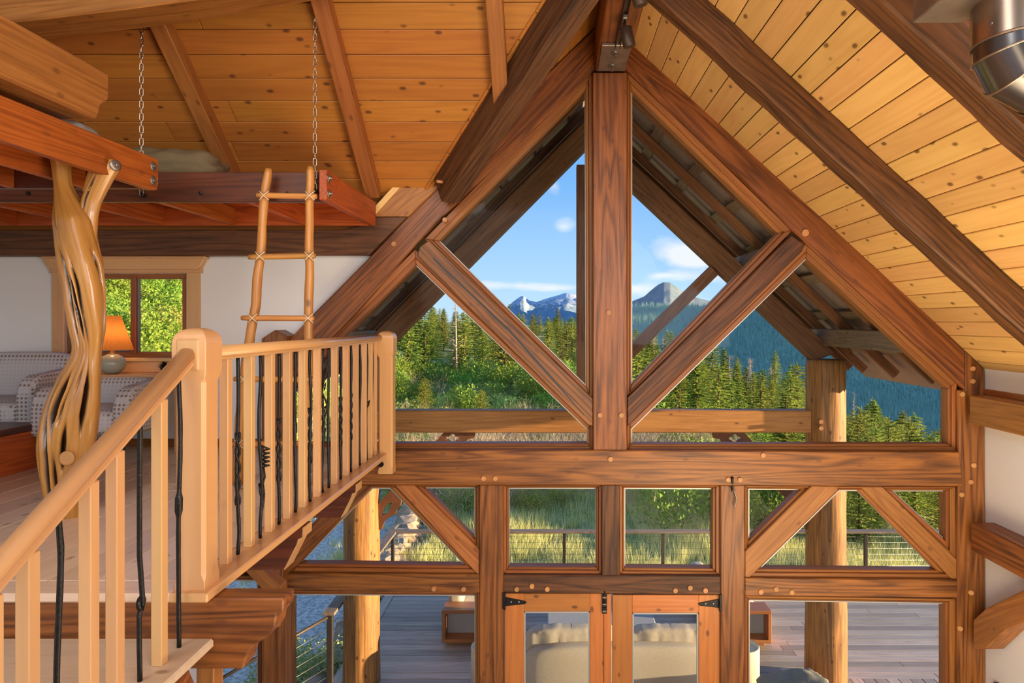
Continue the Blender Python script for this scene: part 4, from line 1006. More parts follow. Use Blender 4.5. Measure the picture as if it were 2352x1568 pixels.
# ================================================================== TWISTED JUNIPER TRUNK
def juniper_trunk():
    Yt = 3.68; s = Yt / F
    V = []; Fc = []; G = []; UV = []
    def sweep(levels, nz, nt, ell, tw0, twk, grooves, seed, yoff=0.0):
        ys = [l[0] for l in levels]
        yy = np.linspace(ys[0], ys[-1], nz)
        def sm(a):
            v = np.interp(yy, ys, a); k = np.ones(7) / 7; vp = np.pad(v, 3, mode='edge'); return np.convolve(vp, k, 'valid')
        xl = sm([l[1] for l in levels]); xr = sm([l[2] for l in levels])
        th = np.linspace(0, 2 * np.pi, nt, endpoint=False)
        base = len(V)
        for i, y in enumerate(yy):
            z = (CY - y) * s; tw = tw0 + twk(z)
            a = th - tw
            r = 1 + 0.07 * np.cos(2 * a) + 0.055 * np.cos(3 * a + 1) + 0.03 * np.cos(7 * a + 2)
            g = np.zeros(nt)
            for (t0, za, zb, w, dpt) in grooves:
                e = np.clip((z - za) / 0.10, 0, 1) * np.clip((zb - z) / 0.10, 0, 1)
                if e <= 0: continue
                wav = 0.16 * math.sin(z * 5 + t0 * 3) + 0.05 * math.sin(z * 13 + t0)
                op = 0.10 + 0.90 * max(0.0, min(1.0, 0.45 + 1.9 * noise.noise(Vector((z * 3.6, t0 * 5, seed)))))
                dlt = (th - (t0 + tw + wav) + np.pi) % (2 * np.pi) - np.pi
                gg = np.exp(-(dlt / (w * (0.4 + 1.1 * op))) ** 2) * e * op
                g = np.maximum(g, gg * dpt)
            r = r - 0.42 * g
            for k in range(0, nt):
                pass
            x = r * np.cos(th); yv = r * np.sin(th)
            full = 1 + 0.0 * th
            lo, hi = (x + 0).min(), (x + 0).max()
            X0 = (xl[i] - CX) * s; X1 = (xr[i] - CX) * s
            xx = X0 + (x - lo) / (hi - lo) * (X1 - X0)
            hw = (X1 - X0) / 2
            dep = yv * min(hw, 0.14) * ell
            for k in range(nt):
                V.append((xx[k], Yt + yoff + dep[k], z)); G.append(float(np.clip(g[k], 0, 1))); UV.append(((th[k] - tw) / 6.283, z * 1.3))
        for i in range(nz - 1):
            for k in range(nt):
                a = base + i * nt + k; b = base + i * nt + (k + 1) % nt
                Fc.append((a, a + nt, b + nt, b))
        for i, rev in ((0, 1), (nz - 1, 0)):
            c = len(V); ring = range(base + i * nt, base + (i + 1) * nt)
            V.append(tuple(np.mean([V[q] for q in ring], axis=0))); G.append(0); UV.append((0, 0))
            rr = list(ring)
            for k in range(nt):
                t_ = (c, rr[k], rr[(k + 1) % nt]); Fc.append(t_ if rev else t_[::-1])
    lv = [(279, 86, 166), (300, 91, 165), (340, 109, 164), (375, 116, 160), (407, 121, 160), (430, 123, 165), (450, 124, 176), (480, 123, 195), (503, 122, 212), (545, 128, 219), (575, 132, 226), (600, 136, 234), (650, 144, 239), (700, 150, 240), (737, 159, 241), (759, 164, 240), (795, 170, 234), (812, 168, 232), (832, 159, 231), (860, 143, 230), (904, 123, 229), (926, 115, 228), (960, 105, 226), (995, 98, 222), (1030, 97, 216), (1079, 100, 208), (1126, 107, 197), (1160, 119, 187), (1190, 134, 180), (1209, 139, 177)]
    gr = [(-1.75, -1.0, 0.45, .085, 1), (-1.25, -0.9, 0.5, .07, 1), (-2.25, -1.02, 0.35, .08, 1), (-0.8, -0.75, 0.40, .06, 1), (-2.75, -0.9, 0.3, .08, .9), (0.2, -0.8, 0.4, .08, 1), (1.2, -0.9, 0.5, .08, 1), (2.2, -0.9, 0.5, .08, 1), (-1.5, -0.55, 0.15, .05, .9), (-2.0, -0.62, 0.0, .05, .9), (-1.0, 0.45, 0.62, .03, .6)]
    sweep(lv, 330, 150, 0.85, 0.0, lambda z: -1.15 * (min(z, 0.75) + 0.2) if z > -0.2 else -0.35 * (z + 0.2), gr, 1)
    sweep([(366, 236, 262), (372, 227, 267), (385, 218, 269), (407, 206, 256), (434, 194, 241), (462, 184, 227), (490, 180, 220), (530, 178, 217), (560, 180, 216)], 90, 60, 0.95, 0, lambda z: 0.3 * z, [(-1.9, 0.55, 0.84, .09, .55)], 2, 0.02)
    sweep([(357, 215, 221), (364, 212, 226), (385, 207, 231), (410, 200, 226), (440, 192, 222)], 40, 36, 0.8, 0, lambda z: 0.3 * z, [], 3, 0.0)
    me = bpy.data.meshes.new('trunk'); me.from_pydata(V, [], Fc); me.update()
    for p in me.polygons: p.use_smooth = True
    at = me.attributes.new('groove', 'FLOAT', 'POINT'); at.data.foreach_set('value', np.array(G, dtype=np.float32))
    uvl = me.uv_layers.new(name='UVMap'); li = np.zeros(len(me.loops), dtype=np.int32); me.loops.foreach_get('vertex_index', li)
    uvl.data.foreach_set('uv', np.array(UV, dtype=np.float32)[li].ravel())
    o = bpy.data.objects.new('juniper_post', me); COL.objects.link(o); me.materials.append(M['juniper'])
    tag(o, 'polished twisted juniper trunk with dark hollows holding up the carved beam', 'post')
    lathe('sawn_knot', [(0.040, 0.0), (0.038, 0.008), (0.030, 0.012)], P(155, 1052, Yt - 0.128), M['dowel'], o, 20, axis=(0.1, -1, 0.05))
    pw = P(265, 380, Yt - 0.03)
    lathe('washer', [(0.03, 0), (0.03, 0.005), (0.015, 0.007)], pw, M['steel'], o, 18, axis=(1, -0.55, 0))
    lathe('bolt', [(0.010, 0.0), (0.010, 0.018), (0.005, 0.022)], pw, M['steel_bolt'], o, 6, axis=(1, -0.55, 0))
juniper_trunk()

# ================================================================== LOFT FURNITURE
def armchair(lab, x0, x1, y0, y1, zback, zarm, zseat):
    c = thing('armchair', lab, 'armchair', ((x0 + x1) / 2, (y0 + y1) / 2, ZF))
    W = x1 - x0; D = y1 - y0; aw = 0.13
    def cu(nm, cx_, cy_, z, size, rx=0, seed=0, puff=0.15):
        bm = cushion_bm(*size, seg=8, puff=puff, seed=seed)
        m_ = Matrix.Translation((cx_, cy_, z)) @ Matrix.Rotation(R(rx), 4, 'X')
        return link(nm, mesh_bm(bm), M['fabric'], c, m_)
    cu('seat', (x0 + x1) / 2, y0 + D / 2 - 0.02, zseat - 0.20, (W - 0.10, D - 0.04, 0.20))
    cu('backrest', (x0 + x1) / 2, y1 - 0.09, zseat - 0.16, (W - 0.02, 0.15, zback - zseat + 0.16), -6)
    for s in (-1, 1):
        xa = x0 + aw / 2 if s < 0 else x1 - aw / 2
        prof = [(y0 + 0.02, zseat - 0.20), (y0 + 0.02, zarm - 0.16), (y0 + 0.05, zarm - 0.06), (y0 + 0.12, zarm - 0.01), (y0 + 0.25, zarm), (y1 - 0.08, zarm + 0.03), (y1 - 0.08, zseat - 0.20)]
        prism('arm', [(xa - aw / 2, y_, z_) for y_, z_ in prof], (aw, 0, 0), M['fabric'], c, bev=0.025)
        for yy in (y0 + 0.06, y1 - 0.09):
            xl_ = x0 + 0.07 if s < 0 else x1 - 0.07
            z1_ = zseat - 0.20; h = z1_ - ZF
            lathe('leg', [(0.010, 0), (0.014, 0.02), (0.012, h * .25), (0.020, h * .30), (0.014, h * .35), (0.018, h * .55), (0.024, h * .62), (0.017, h * .68), (0.026, h * .8), (0.026, h)], (xl_, yy, ZF), M['ebony'], c, 14)
    return c
armchair('low patterned armchair in front of the window lamp', -3.77, -3.05, 4.86, 5.44, -0.43, -0.46, -0.62)
armchair('taller patterned armchair at the left edge behind the red chest', -4.80, -3.87, 5.02, 5.68, -0.24, -0.39, -0.58)
ch = thing('chest', 'low red wooden chest with dark lid left of the juniper trunk', 'chest', (-4.2, 4.4, ZF))
bbox('body', -4.7, -3.75, 3.9, 4.97, ZF, -0.775, M['redwood'], ch); bbox('lid', -4.72, -3.74, 3.88, 4.985, -0.774, -0.728, M['redwood_dark'], ch)
tb = thing('side_table', 'light wood side table under the loft window', 'table', (-3.4, 5.6, ZF))
bbox('tabletop', -4.0, -3.0, 5.47, 5.76, -0.445, -0.42, M['maple'], tb)
for xx in (-3.96, -3.04):
    for yy in (5.50, 5.73): bbox('leg', xx - 0.02, xx + 0.02, yy - 0.02, yy + 0.02, ZF, -0.446, M['maple'], tb)
bbox('back_panel', -4.0, -3.0, 5.735, 5.76, -0.419, -0.33, M['maple'], tb)
lm = thing('table_lamp', 'table lamp with pleated amber shade and round grey green base', 'lamp', (-3.62, 5.58, -0.42))
lx, ly, lz = -3.62, 5.58, -0.42
lathe('base', [(0.035, 0), (0.055, 0.008), (0.082, 0.03), (0.096, 0.06), (0.099, 0.085), (0.092, 0.115), (0.07, 0.142), (0.04, 0.157), (0.026, 0.162)], (lx, ly, lz), M['ceramic'], lm, 40)
lathe('neck', [(0.024, 0.160), (0.026, 0.170), (0.018, 0.178), (0.016, 0.205), (0.02, 0.212)], (lx, ly, lz), M['brass'], lm, 24)
bm = bmesh.new(); n = 144; ra = []
for (r_, z_) in ((0.150, 0.195), (0.060, 0.475)):
    ra.append([bm.verts.new((lx + r_ * (1 + (0.018 if k % 2 else -0.018)) * math.cos(2 * math.pi * k / n), ly + r_ * (1 + (0.018 if k % 2 else -0.018)) * math.sin(2 * math.pi * k / n), lz + z_)) for k in range(n)])
for k in range(n): bm.faces.new((ra[0][k], ra[0][(k + 1) % n], ra[1][(k + 1) % n], ra[1][k]))
link('lamp_shade', mesh_bm(bm), M['shade'], lm)
pb = bpy.data.lights.new('lamp_bulb', 'POINT'); pb.energy = 1.3; pb.color = (1, 0.62, 0.3); pb.shadow_soft_size = 0.03
pbo = bpy.data.objects.new('lamp_bulb', pb); COL.objects.link(pbo); pbo.location = (lx, ly, lz + 0.32)
bm = bmesh.new(); rnd = random.Random(5)
for k in range(70):
    a = rnd.uniform(0, 6.28); e = rnd.uniform(-0.2, 1.4); d_ = Vector((math.cos(a) * math.cos(e), math.sin(a) * math.cos(e), math.sin(e)))
    u = d_.cross(Vector((0, 0, 1))).normalized() * 0.009; p = d_ * 0.022
    bm.faces.new([bm.verts.new(p - u), bm.verts.new(p + u), bm.verts.new(d_ * 0.055 + Vector((0, 0, 0.006)))])
bmesh.ops.create_icosphere(bm, subdivisions=1, radius=0.028)
tag(link('pine_cone', mesh_bm(bm), M['ebony'], None, Matrix.Translation((-3.27, 5.70, -0.385))), 'dark pine cone on the side table right of the lamp', 'pine cone')

# ================================================================== OUTSIDE: ground
def ss(a, b, x):
    t = np.clip((x - a) / (b - a), 0, 1); return t * t * (3 - 2 * t)
def hgt(X, Y):
    X = np.asarray(X, float); Y = np.asarray(Y, float)
    h = -4.95 + 0 * X
    h = h + 0.72 * np.maximum(0, -X - 7.2) * (1 - ss(32, 48, Y)) * ss(4, 12, Y)
    h = h - 0.37 * np.maximum(0, X - 4.5) * ss(14, 30, Y)
    h = h + 0.035 * np.maximum(0, Y - 50) * (1 - ss(0, 25, X))
    h = h + 0.9 * ss(20, 34, Y) * (1 - ss(-1, 9, X))
    h = h + 0.12 * np.sin(X * 0.9 + 1) * np.cos(Y * 0.7) * ss(11.5, 16, Y) + 0.5 * np.sin(X * 0.21) * np.sin(Y * 0.17 + 1) * ss(20, 35, Y)
    return h
def terrain():
    xs = np.concatenate([np.linspace(-60, -14, 47), np.linspace(-13.5, 16, 120), np.linspace(17, 90, 60)])
    ys = np.concatenate([np.linspace(5.0, 26, 85), np.linspace(26.5, 60, 60), np.linspace(61, 150, 50)])
    Xg, Yg = np.meshgrid(xs, ys); Zg = hgt(Xg, Yg)
    under = (Xg > -2.9) & (Xg < 8.5) & (Yg < 11.0); Zg = np.where(under, np.minimum(Zg, -4.95), Zg)
    V = np.stack([Xg, Yg, Zg], -1).reshape(-1, 3); nx = len(xs); ny = len(ys)
    i = np.arange(ny - 1)[:, None] * nx + np.arange(nx - 1)[None, :]
    T = np.stack([i, i + 1, i + nx + 1, i + nx], -1).reshape(-1, 4)
    o = link('ground', np_mesh('ground', V, T, True), M['ground']); tag(o, kind='structure')
terrain()

# ------------------------------------------------------------------ plants
def tri_soup(name, tris, mat):
    A = np.asarray(tris, np.float32).reshape(-1, 3); T = np.arange(len(A)).reshape(-1, 3)
    me = np_mesh(name, A, T); me.materials.append(mat); return me
def conifer_proto(seed, rmax=1.7, H=8.0, whorls=34, per=9, sprays=8, droop=0.25, mat='needle', base=0.06, size=0.42, shape=0.85):
    rn = np.random.default_rng(seed); tr = []
    for i in range(whorls):
        t = base + (1 - base) * (i / whorls) ** 0.95
        z = H * t; Rr = rmax * (1 - t) ** shape * rn.uniform(0.75, 1.1) + 0.08
        if t < 0.2: Rr *= 0.6 + 2 * t
        for b in range(per):
            az = rn.uniform(0, 2 * np.pi); L = Rr * rn.uniform(0.6, 1.15)
            d = np.array([np.cos(az), np.sin(az), 0]); sd = np.array([-np.sin(az), np.cos(az), 0])
            for s in range(sprays):
                f = (s + 0.6) / sprays
                p = d * L * f + np.array([0, 0, z - droop * L * f + 0.12 * L * f * f])
                w = size * (1 - 0.45 * f) * rn.uniform(0.6, 1.1) * (0.5 + 0.5 * (1 - t) ** 0.5)
                dirv = d * rn.uniform(0.5, 1) + sd * rn.uniform(-0.9, 0.9) + np.array([0, 0, rn.uniform(-0.25, 0.45)])
                dirv /= np.linalg.norm(dirv); side = np.cross(dirv, rn.normal(size=3)); side /= np.linalg.norm(side) + 1e-6
                tr += [p - side * w * 0.22, p + side * w * 0.22, p + dirv * w]
    for s in range(14):
        p = np.array([0, 0, H * (0.93 + 0.005 * s)]); dv_ = rn.normal(size=3) * 0.3 + np.array([0, 0, 1]); side = rn.normal(size=3)
        side /= np.linalg.norm(side); tr += [p - side * .04, p + side * .04, p + dv_ / np.linalg.norm(dv_) * .28]
    return tri_soup('foliage', tr, M[mat])
def trunk_mesh(H, r, mat):
    bm = tube_bm([(0, 0, -0.4), (0.02, 0, H * 0.5), (0, 0, H * 0.96)], [r, r * 0.6, 0.02], 7); me = mesh_bm(bm, True, 'trunk'); me.materials.append(mat); return me
def shrub_proto(seed, mat, rx=1.0, rz=0.8, n=1500, size=0.11, lumps=9):
    rn = np.random.default_rng(seed); tr = []
    cs = [np.array([rn.uniform(-.6, .6) * rx, rn.uniform(-.6, .6) * rx, rn.uniform(.25, .95) * rz]) for _ in range(lumps)]
    for i in range(n):
        c = cs[rn.integers(lumps)]; u = rn.normal(size=3); u /= np.linalg.norm(u)
        p = c + u * np.array([rx, rx, rz]) * 0.42 * rn.uniform(0.6, 1.08)
        if p[2] < 0.02: p[2] = rn.uniform(0.02, 0.3)
        a = u * 0.6 + rn.normal(size=3) * 0.6; a /= np.linalg.norm(a); b = np.cross(a, rn.normal(size=3)); b /= np.linalg.norm(b) + 1e-6
        s = size * rn.uniform(0.5, 1.2)
        tr += [p - b * s * .45, p + b * s * .45, p + a * s]
    return tri_soup('foliage', tr, M[mat])
def twig_proto(seed, mat, H=1.6, n=46, spread=0.9, w=0.012, sub=7):
    rn = np.random.default_rng(seed); tr = []
    for i in range(n):
        az = rn.uniform(0, 6.283); sp_ = rn.uniform(0, spread); p = np.array([rn.normal() * .15, rn.normal() * .15, -0.05]); d = np.array([np.cos(az) * sp_, np.sin(az) * sp_, 1.0]); d /= np.linalg.norm(d)
        L = H * rn.uniform(0.6, 1.05)
        for k in range(4):
            q = p + d * L / 4; b = np.cross(d, rn.normal(size=3)); b /= np.linalg.norm(b); ww = w * (1 - k / 5)
            tr += [p - b * ww, p + b * ww, q]
            for j in range(sub // 2):
                e = d + rn.normal(size=3) * 0.45; e /= np.linalg.norm(e); b2 = np.cross(e, rn.normal(size=3)); b2 /= np.linalg.norm(b2)
                tr += [q - b2 * ww * .6, q + b2 * ww * .6, q + e * L * .22]
            d = d + rn.normal(size=3) * 0.14; d /= np.linalg.norm(d); p = q
    return tri_soup('twigs', tr, M[mat])
def dead_proto(seed, H=8.0):
    rn = np.random.default_rng(seed)
    bm = tube_bm([(0, 0, -0.3), (0.05, 0, H * .5), (0.12, 0.05, H)], [0.17, 0.11, 0.015], 7)
    for i in range(70):
        t = rn.uniform(0.12, 0.98); az = rn.uniform(0, 6.283); L = (1.35 * (1 - t) + 0.2) * rn.uniform(.5, 1.1); z = H * t
        d = Vector((math.cos(az), math.sin(az), rn.uniform(-.25, .35)))
        p = Vector((0.1 * t, 0, z)); m = p + d * L * .5 + Vector((0, 0, rn.uniform(-.1, .1))); e = p + d * L
        tube_bm([p, m, e], [0.035 * (1 - t) + .012, 0.018, 0.005], 4, bm)
        for k in range(3):
            f = m.lerp(e, rn.uniform(0, .9)); g = f + Vector(rn.normal(size=3)) * 0.22
            tube_bm([f, g], [0.009, 0.003], 3, bm)
    me = mesh_bm(bm, True, 'branches'); me.materials.append(M['deadwood']); return me
conP = [conifer_proto(s, r_ * 1.25, mat=m_, whorls=w_, shape=sh, per=11, size=.5) for s, r_, m_, w_, sh in ((1, 1.55, 'needle', 34, .85), (2, 1.9, 'needle', 32, .7), (3, 1.35, 'needle', 36, .9), (4, 1.8, 'needle_b', 32, .7), (5, 2.1, 'needle_b', 30, .6))]
trkP = trunk_mesh(8.0, 0.16, M['bark'])
junP = [conifer_proto(s, 2.6, 4.5, 26, 13, 9, -0.1, 'needle_b', 0.02, 0.38, 0.55) for s in (11, 12)]
junT = trunk_mesh(4.5, 0.12, M['bark'])
shrP = [shrub_proto(21, 'leaf', 1.25, 1.0), shrub_proto(22, 'leaf', 1.5, .8), shrub_proto(23, 'leaf_b', 1.2, .8), shrub_proto(24, 'leaf', 1.0, 1.5, 1700)]
nearP = [shrub_proto(31, 'leaf', .8, .9, 3600, .055, 12), shrub_proto(32, 'leaf_b', .8, .7, 3600, .055, 12)]
shrT = twig_proto(29, 'twig', 1.0, 16, .7, .014, 3)
twgP = [twig_proto(s, 'twig', 1.5, 60, .9) for s in (41, 42)]
deadP = [dead_proto(51), dead_proto(52)]
lavP = shrub_proto(61, 'lavender', .45, .5, 4200, .035, 14)

def plant(name, protos, X, Y, sc_, label, cat, group, trunk=None, trunk_name='trunk', part='foliage', z=None, squash=1.0):
    z = float(hgt(X, Y)) if z is None else z
    o = bpy.data.objects.new(name, None); COL.objects.link(o); o.location = (X, Y, z); o.scale = (sc_ * squash, sc_ * squash, sc_)
    o.rotation_euler = (0, 0, rnd.uniform(0, 6.28)); tag(o, label, cat, group)
    f = bpy.data.objects.new(part, rnd.choice(protos)); COL.objects.link(f); f.parent = o
    if trunk is not None:
        t = bpy.data.objects.new(trunk_name, trunk); COL.objects.link(t); t.parent = o
    return o
rnd = random.Random(2024)
LBL = {}
def where(px):
    for a, t in ((290, 'left in loft window'), (370, 'mid loft window'), (460, 'right in loft window'), (960, 'left of the left brace'), (1060, 'above the balcony newel'), (1180, 'below the snowy mountain'), (1300, 'left of the king post'), (1440, 'behind the king post'),
                 (1560, 'right of the king post'), (1680, 'under the right brace'), (1850, 'left of right log post'), (2000, 'right of right log post'), (2120, 'in the far right pane'), (9999, 'by the right corner post')):
        if px < a: return t
def describe(kind, size, tone, px, Y, lo, hi, zn='stand'):
    t = (Y - lo) / (hi - lo)
    return '%s %s %s %s, %s of the %s' % (size, tone, kind, where(px), 'front' if t < .33 else 'middle' if t < .66 else 'back', zn)
SKYL = [(200, 560), (780, 690), (880, 700), (930, 690), (985, 702), (1040, 712), (1100, 712), (1160, 715), (1230, 722), (1290, 728), (1350, 738), (1450, 742), (1500, 752), (1560, 765), (1650, 792), (1720, 800), (1860, 838), (1940, 880), (2050, 915), (2120, 962), (2180, 1005), (2400, 1120)]
def zone(px):
    if px < 960: return 'left'
    if px < 1440: return 'mid'
    if px < 1850: return 'right'
    return 'far'
ZL = {'left': ('sunlit conifer in the stand seen left of the left gable brace', 'conifers left of the gable brace'),
      'mid': ('green conifer in the stand seen just left of the king post', 'conifers left of the king post'),
      'right': ('green conifer on the falling slope seen right of the king post', 'conifers right of the king post'),
      'far': ('slim conifer on the slope seen right of the right log post', 'conifers right of the right log post')}
cnt = 0; tries = 0; placed = []
while cnt < 285 and tries < 9000:
    tries += 1
    px = rnd.uniform(840, 2230); Y = 34 + 86 * rnd.random() ** 0.9
    X = (px - CX) * Y / F
    if px > 1400: Y = 27 + 60 * rnd.random(); X = (px - CX) * Y / F
    zg = float(hgt(X, Y)); by = CY - zg * F / Y
    sky = np.interp(px, [a for a, b in SKYL], [b for a, b in SKYL])
    if px < 1330 and Y < 44 and rnd.random() < 0.75: continue
    tallest = (by - sky) * Y / F
    H = rnd.uniform(4.5, 8.5) * (0.8 if px > 1400 else 1)
    if tallest < H: H = tallest * rnd.uniform(0.80, 1.03)
    if H < 2.2: continue
    if any((X - a) ** 2 + (Y - b) ** 2 < 1.6 for a, b in placed): continue
    placed.append((X, Y)); lab, grp = ZL[zone(px)]
    q = rnd.uniform(1.0, 1.5); pi = rnd.randrange(5)
    lab = describe('conifer', 'tall' if H > 6 else 'medium' if H > 4 else 'short', ('slender dark', 'broad dark', 'spiky dark', 'yellow green', 'bushy yellowish')[pi], px, Y, 27, 115)
    plant('conifer_tree', [conP[pi]], X, Y, H / 8.0, lab, 'tree', grp, trkP, squash=q); cnt += 1
# trees one can single out
def single(px, basey, topy, Y, proto, lab, name='conifer_tree', tr=None, cat='tree', H0=8.0, part='foliage', sq=1.0):
    X = (px - CX) * Y / F; H = (basey - topy) * Y / F
    return plant(name, [proto], X, Y, H / H0, lab, cat, None, tr, z=(CY - basey) * Y / F, part=part, squash=sq)
single(1281, 790, 708, 80, conP[1], 'lone conifer standing above the treeline left of the king post', tr=trkP, sq=1.1)
single(1170, 800, 697, 85, conP[0], 'thin conifer tip just above the lower end of the left brace skyline', tr=trkP, sq=.7)
single(1048, 868, 683, 46, deadP[0], 'tall dead grey brown tree among the conifers on the left', 'dead_tree', cat='tree', part='branches')
single(1180, 855, 735, 50, conP[2], 'dark pointed conifer right of the dead tree', tr=trkP)
single(1110, 865, 745, 44, conP[1], 'broad dark conifer directly right of the dead tree', tr=trkP, sq=1.2)
single(975, 945, 868, 27, junP[0], 'yellow green conical juniper beside the pale clearing', 'juniper_tree', junT, H0=4.5, sq=.9)
single(1105, 950, 895, 26, junP[1], 'rounded green juniper above the lit porch beam', 'juniper_tree', junT, H0=4.5, sq=1.0)
single(1780, 905, 806, 60, conP[3], 'bushy conifer rising above the ridge right of the right brace', tr=trkP, sq=1.2)
single(1600, 960, 775, 40, conP[2], 'tall slim conifer right of the king post under the right brace', tr=trkP)
single(1490, 985, 800, 36, conP[0], 'conifer close to the right side of the king post', tr=trkP)
for px, b_, t_, Y in ((2000, 1010, 915, 60), (2090, 1040, 955, 62), (1960, 1000, 900, 66)):
    single(px, b_, t_, Y, rnd.choice(deadP), 'bare dead tree on the skyline right of the right log post', 'dead_tree', part='branches')['group'] = 'dead trees on the right skyline'
for k in range(16):
    px = rnd.uniform(1480, 1850); Y = rnd.uniform(45, 75); X = (px - CX) * Y / F; z = float(hgt(X, Y)); by = CY - z * F / Y
    sk = np.interp(px, [a for a, b in SKYL], [b for a, b in SKYL]); H = min(6, (by - sk) * Y / F * .9)
    if H > 2: plant('dead_tree', deadP, X, Y, H / 8, describe('dead tree', 'tall' if H > 4.5 else 'short', 'pale bare', px, Y, 45, 75), 'tree', 'pale bare trees on the right slope', part='branches')

KT = {'leafy_shrub': 'leafy shrub', 'twiggy_shrub': 'bare twiggy shrub', 'juniper_tree': 'juniper'}
def scatter(n, x_of, ylo, yhi, fn, mind=0.5, zn='slope'):
    P_ = []; c = 0; t = 0
    while c < n and t < n * 30:
        t += 1; Y = ylo + (yhi - ylo) * rnd.random(); px = x_of(); X = (px - CX) * Y / F
        if any((X - a) ** 2 + (Y - b) ** 2 < mind ** 2 for a, b in P_): continue
        if X > -3.2 and X < 8 and Y < 12.6: continue
        P_.append((X, Y)); o_ = fn(X, Y, px); c += 1
        sz = o_.scale[2]; k_ = KT[o_.name.split('.')[0]]; ch_ = [q for q in o_.children if q.name.split('.')[0] in ('foliage', 'twigs')][0]
        tone = {'scrub_oak_leaves': 'green', 'shrub_leaves_yellow': 'yellowish', 'bare_twigs': 'pinkish brown', 'juniper_needles': 'dense'}[ch_.data.materials[0].name]
        o_['label'] = describe(k_, 'large' if sz > 1.1 else 'small' if sz < .8 else 'middling', tone, px, Y, ylo, yhi, zn)
scatter(110, lambda: rnd.uniform(860, 1420), 27, 47, lambda X, Y, px: plant('leafy_shrub', shrP, X, Y, rnd.uniform(.7, 1.35), 'rounded scrub oak shrub in the thicket below the conifers', 'shrub', 'scrub oaks below the conifers', shrT, 'stems'), 1.0, zn='thicket')
scatter(50, lambda: rnd.uniform(1400, 2230), 22, 48, lambda X, Y, px: plant('leafy_shrub', shrP, X, Y, rnd.uniform(.7, 1.3), 'green shrub low on the falling slope right of the king post', 'shrub', 'shrubs on the right slope', shrT, 'stems'), 1.0, zn='slope')
scatter(60, lambda: rnd.uniform(880, 1500), 21, 36, lambda X, Y, px: plant('twiggy_shrub', twgP, X, Y, rnd.uniform(.6, 1.1), 'bare pinkish brown shrub between the green bushes', 'shrub', 'bare shrubs on the meadow edge', part='twigs'), .8, zn='clearing')
scatter(85, lambda: rnd.uniform(225, 445), 15, 33, lambda X, Y, px: plant('leafy_shrub', shrP, X, Y, rnd.uniform(.55, 1.1), 'yellow green shrub on the steep hillside seen through the small loft window', 'shrub', 'shrubs behind the loft window', shrT, 'stems'), .7, zn='hillside')
scatter(24, lambda: rnd.uniform(225, 445), 15, 32, lambda X, Y, px: plant('twiggy_shrub', twgP, X, Y, rnd.uniform(.5, .9), 'bare twiggy shrub on the hillside seen through the small loft window', 'shrub', 'bare shrubs behind the loft window', part='twigs'), .8, zn='scree')
scatter(46, lambda: rnd.uniform(900, 1800), 17.5, 25, lambda X, Y, px: plant('leafy_shrub', nearP[1:], X, Y, rnd.uniform(.6, 1.1), 'small leafy bush at the back of the meadow behind the deck rail', 'shrub', 'bushes at the back of the meadow', shrT, 'stems'), .8, zn='meadow')
scatter(80, lambda: rnd.uniform(930, 1680), 18, 25.5, lambda X, Y, px: plant('twiggy_shrub', twgP, X, Y, rnd.uniform(.7, 1.25), 'bare shrub at the back of the meadow behind the deck rail', 'shrub', 'bare bushes at the back of the meadow', part='twigs'), .8, zn='grassland')
scatter(18, lambda: rnd.uniform(1960, 2240), 15, 24, lambda X, Y, px: plant('juniper_tree', junP, X, Y, rnd.uniform(.32, .44) + max(0, (Y - 16) * .045), 'dense juniper behind the rail at the right end of the deck', 'tree', 'junipers at the right end of the deck', junT), 1.1, zn='deck end')
scatter(12, lambda: rnd.uniform(1715, 1900), 15.5, 21, lambda X, Y, px: plant('leafy_shrub', nearP, X, Y, rnd.uniform(1.0, 1.6), 'leafy bush behind the rail left of the right log post', 'shrub', 'bushes left of the right log post', shrT, 'stems'), .9, zn='rail side')
scatter(12, lambda: rnd.uniform(650, 960), 19, 26, lambda X, Y, px: plant('leafy_shrub', nearP, X, Y, rnd.uniform(.9, 1.4), 'green bush at the edge of the gravel behind the left log post', 'shrub', 'bushes behind the gravel', shrT, 'stems'), .9, zn='gravel edge')
plant('leafy_shrub', [nearP[0]], 3.05, 16.6, 1.75, 'big dark green bush seen through the transom right of the short dark post', 'shrub', None, shrT, 'stems')
for k, (X, Y, lab) in enumerate(((-3.30, 8.75, 'flowering lavender bush beside the end post of the deck rail'), (-3.9, 9.6, 'small lavender bush on the gravel behind the end post'), (-5.2, 13.2, 'low weed clump on the gravel left of the left log post'))):
    plant('lavender_bush', [lavP], X, Y, (1.25, .7, .8)[k], lab, 'shrub', None)

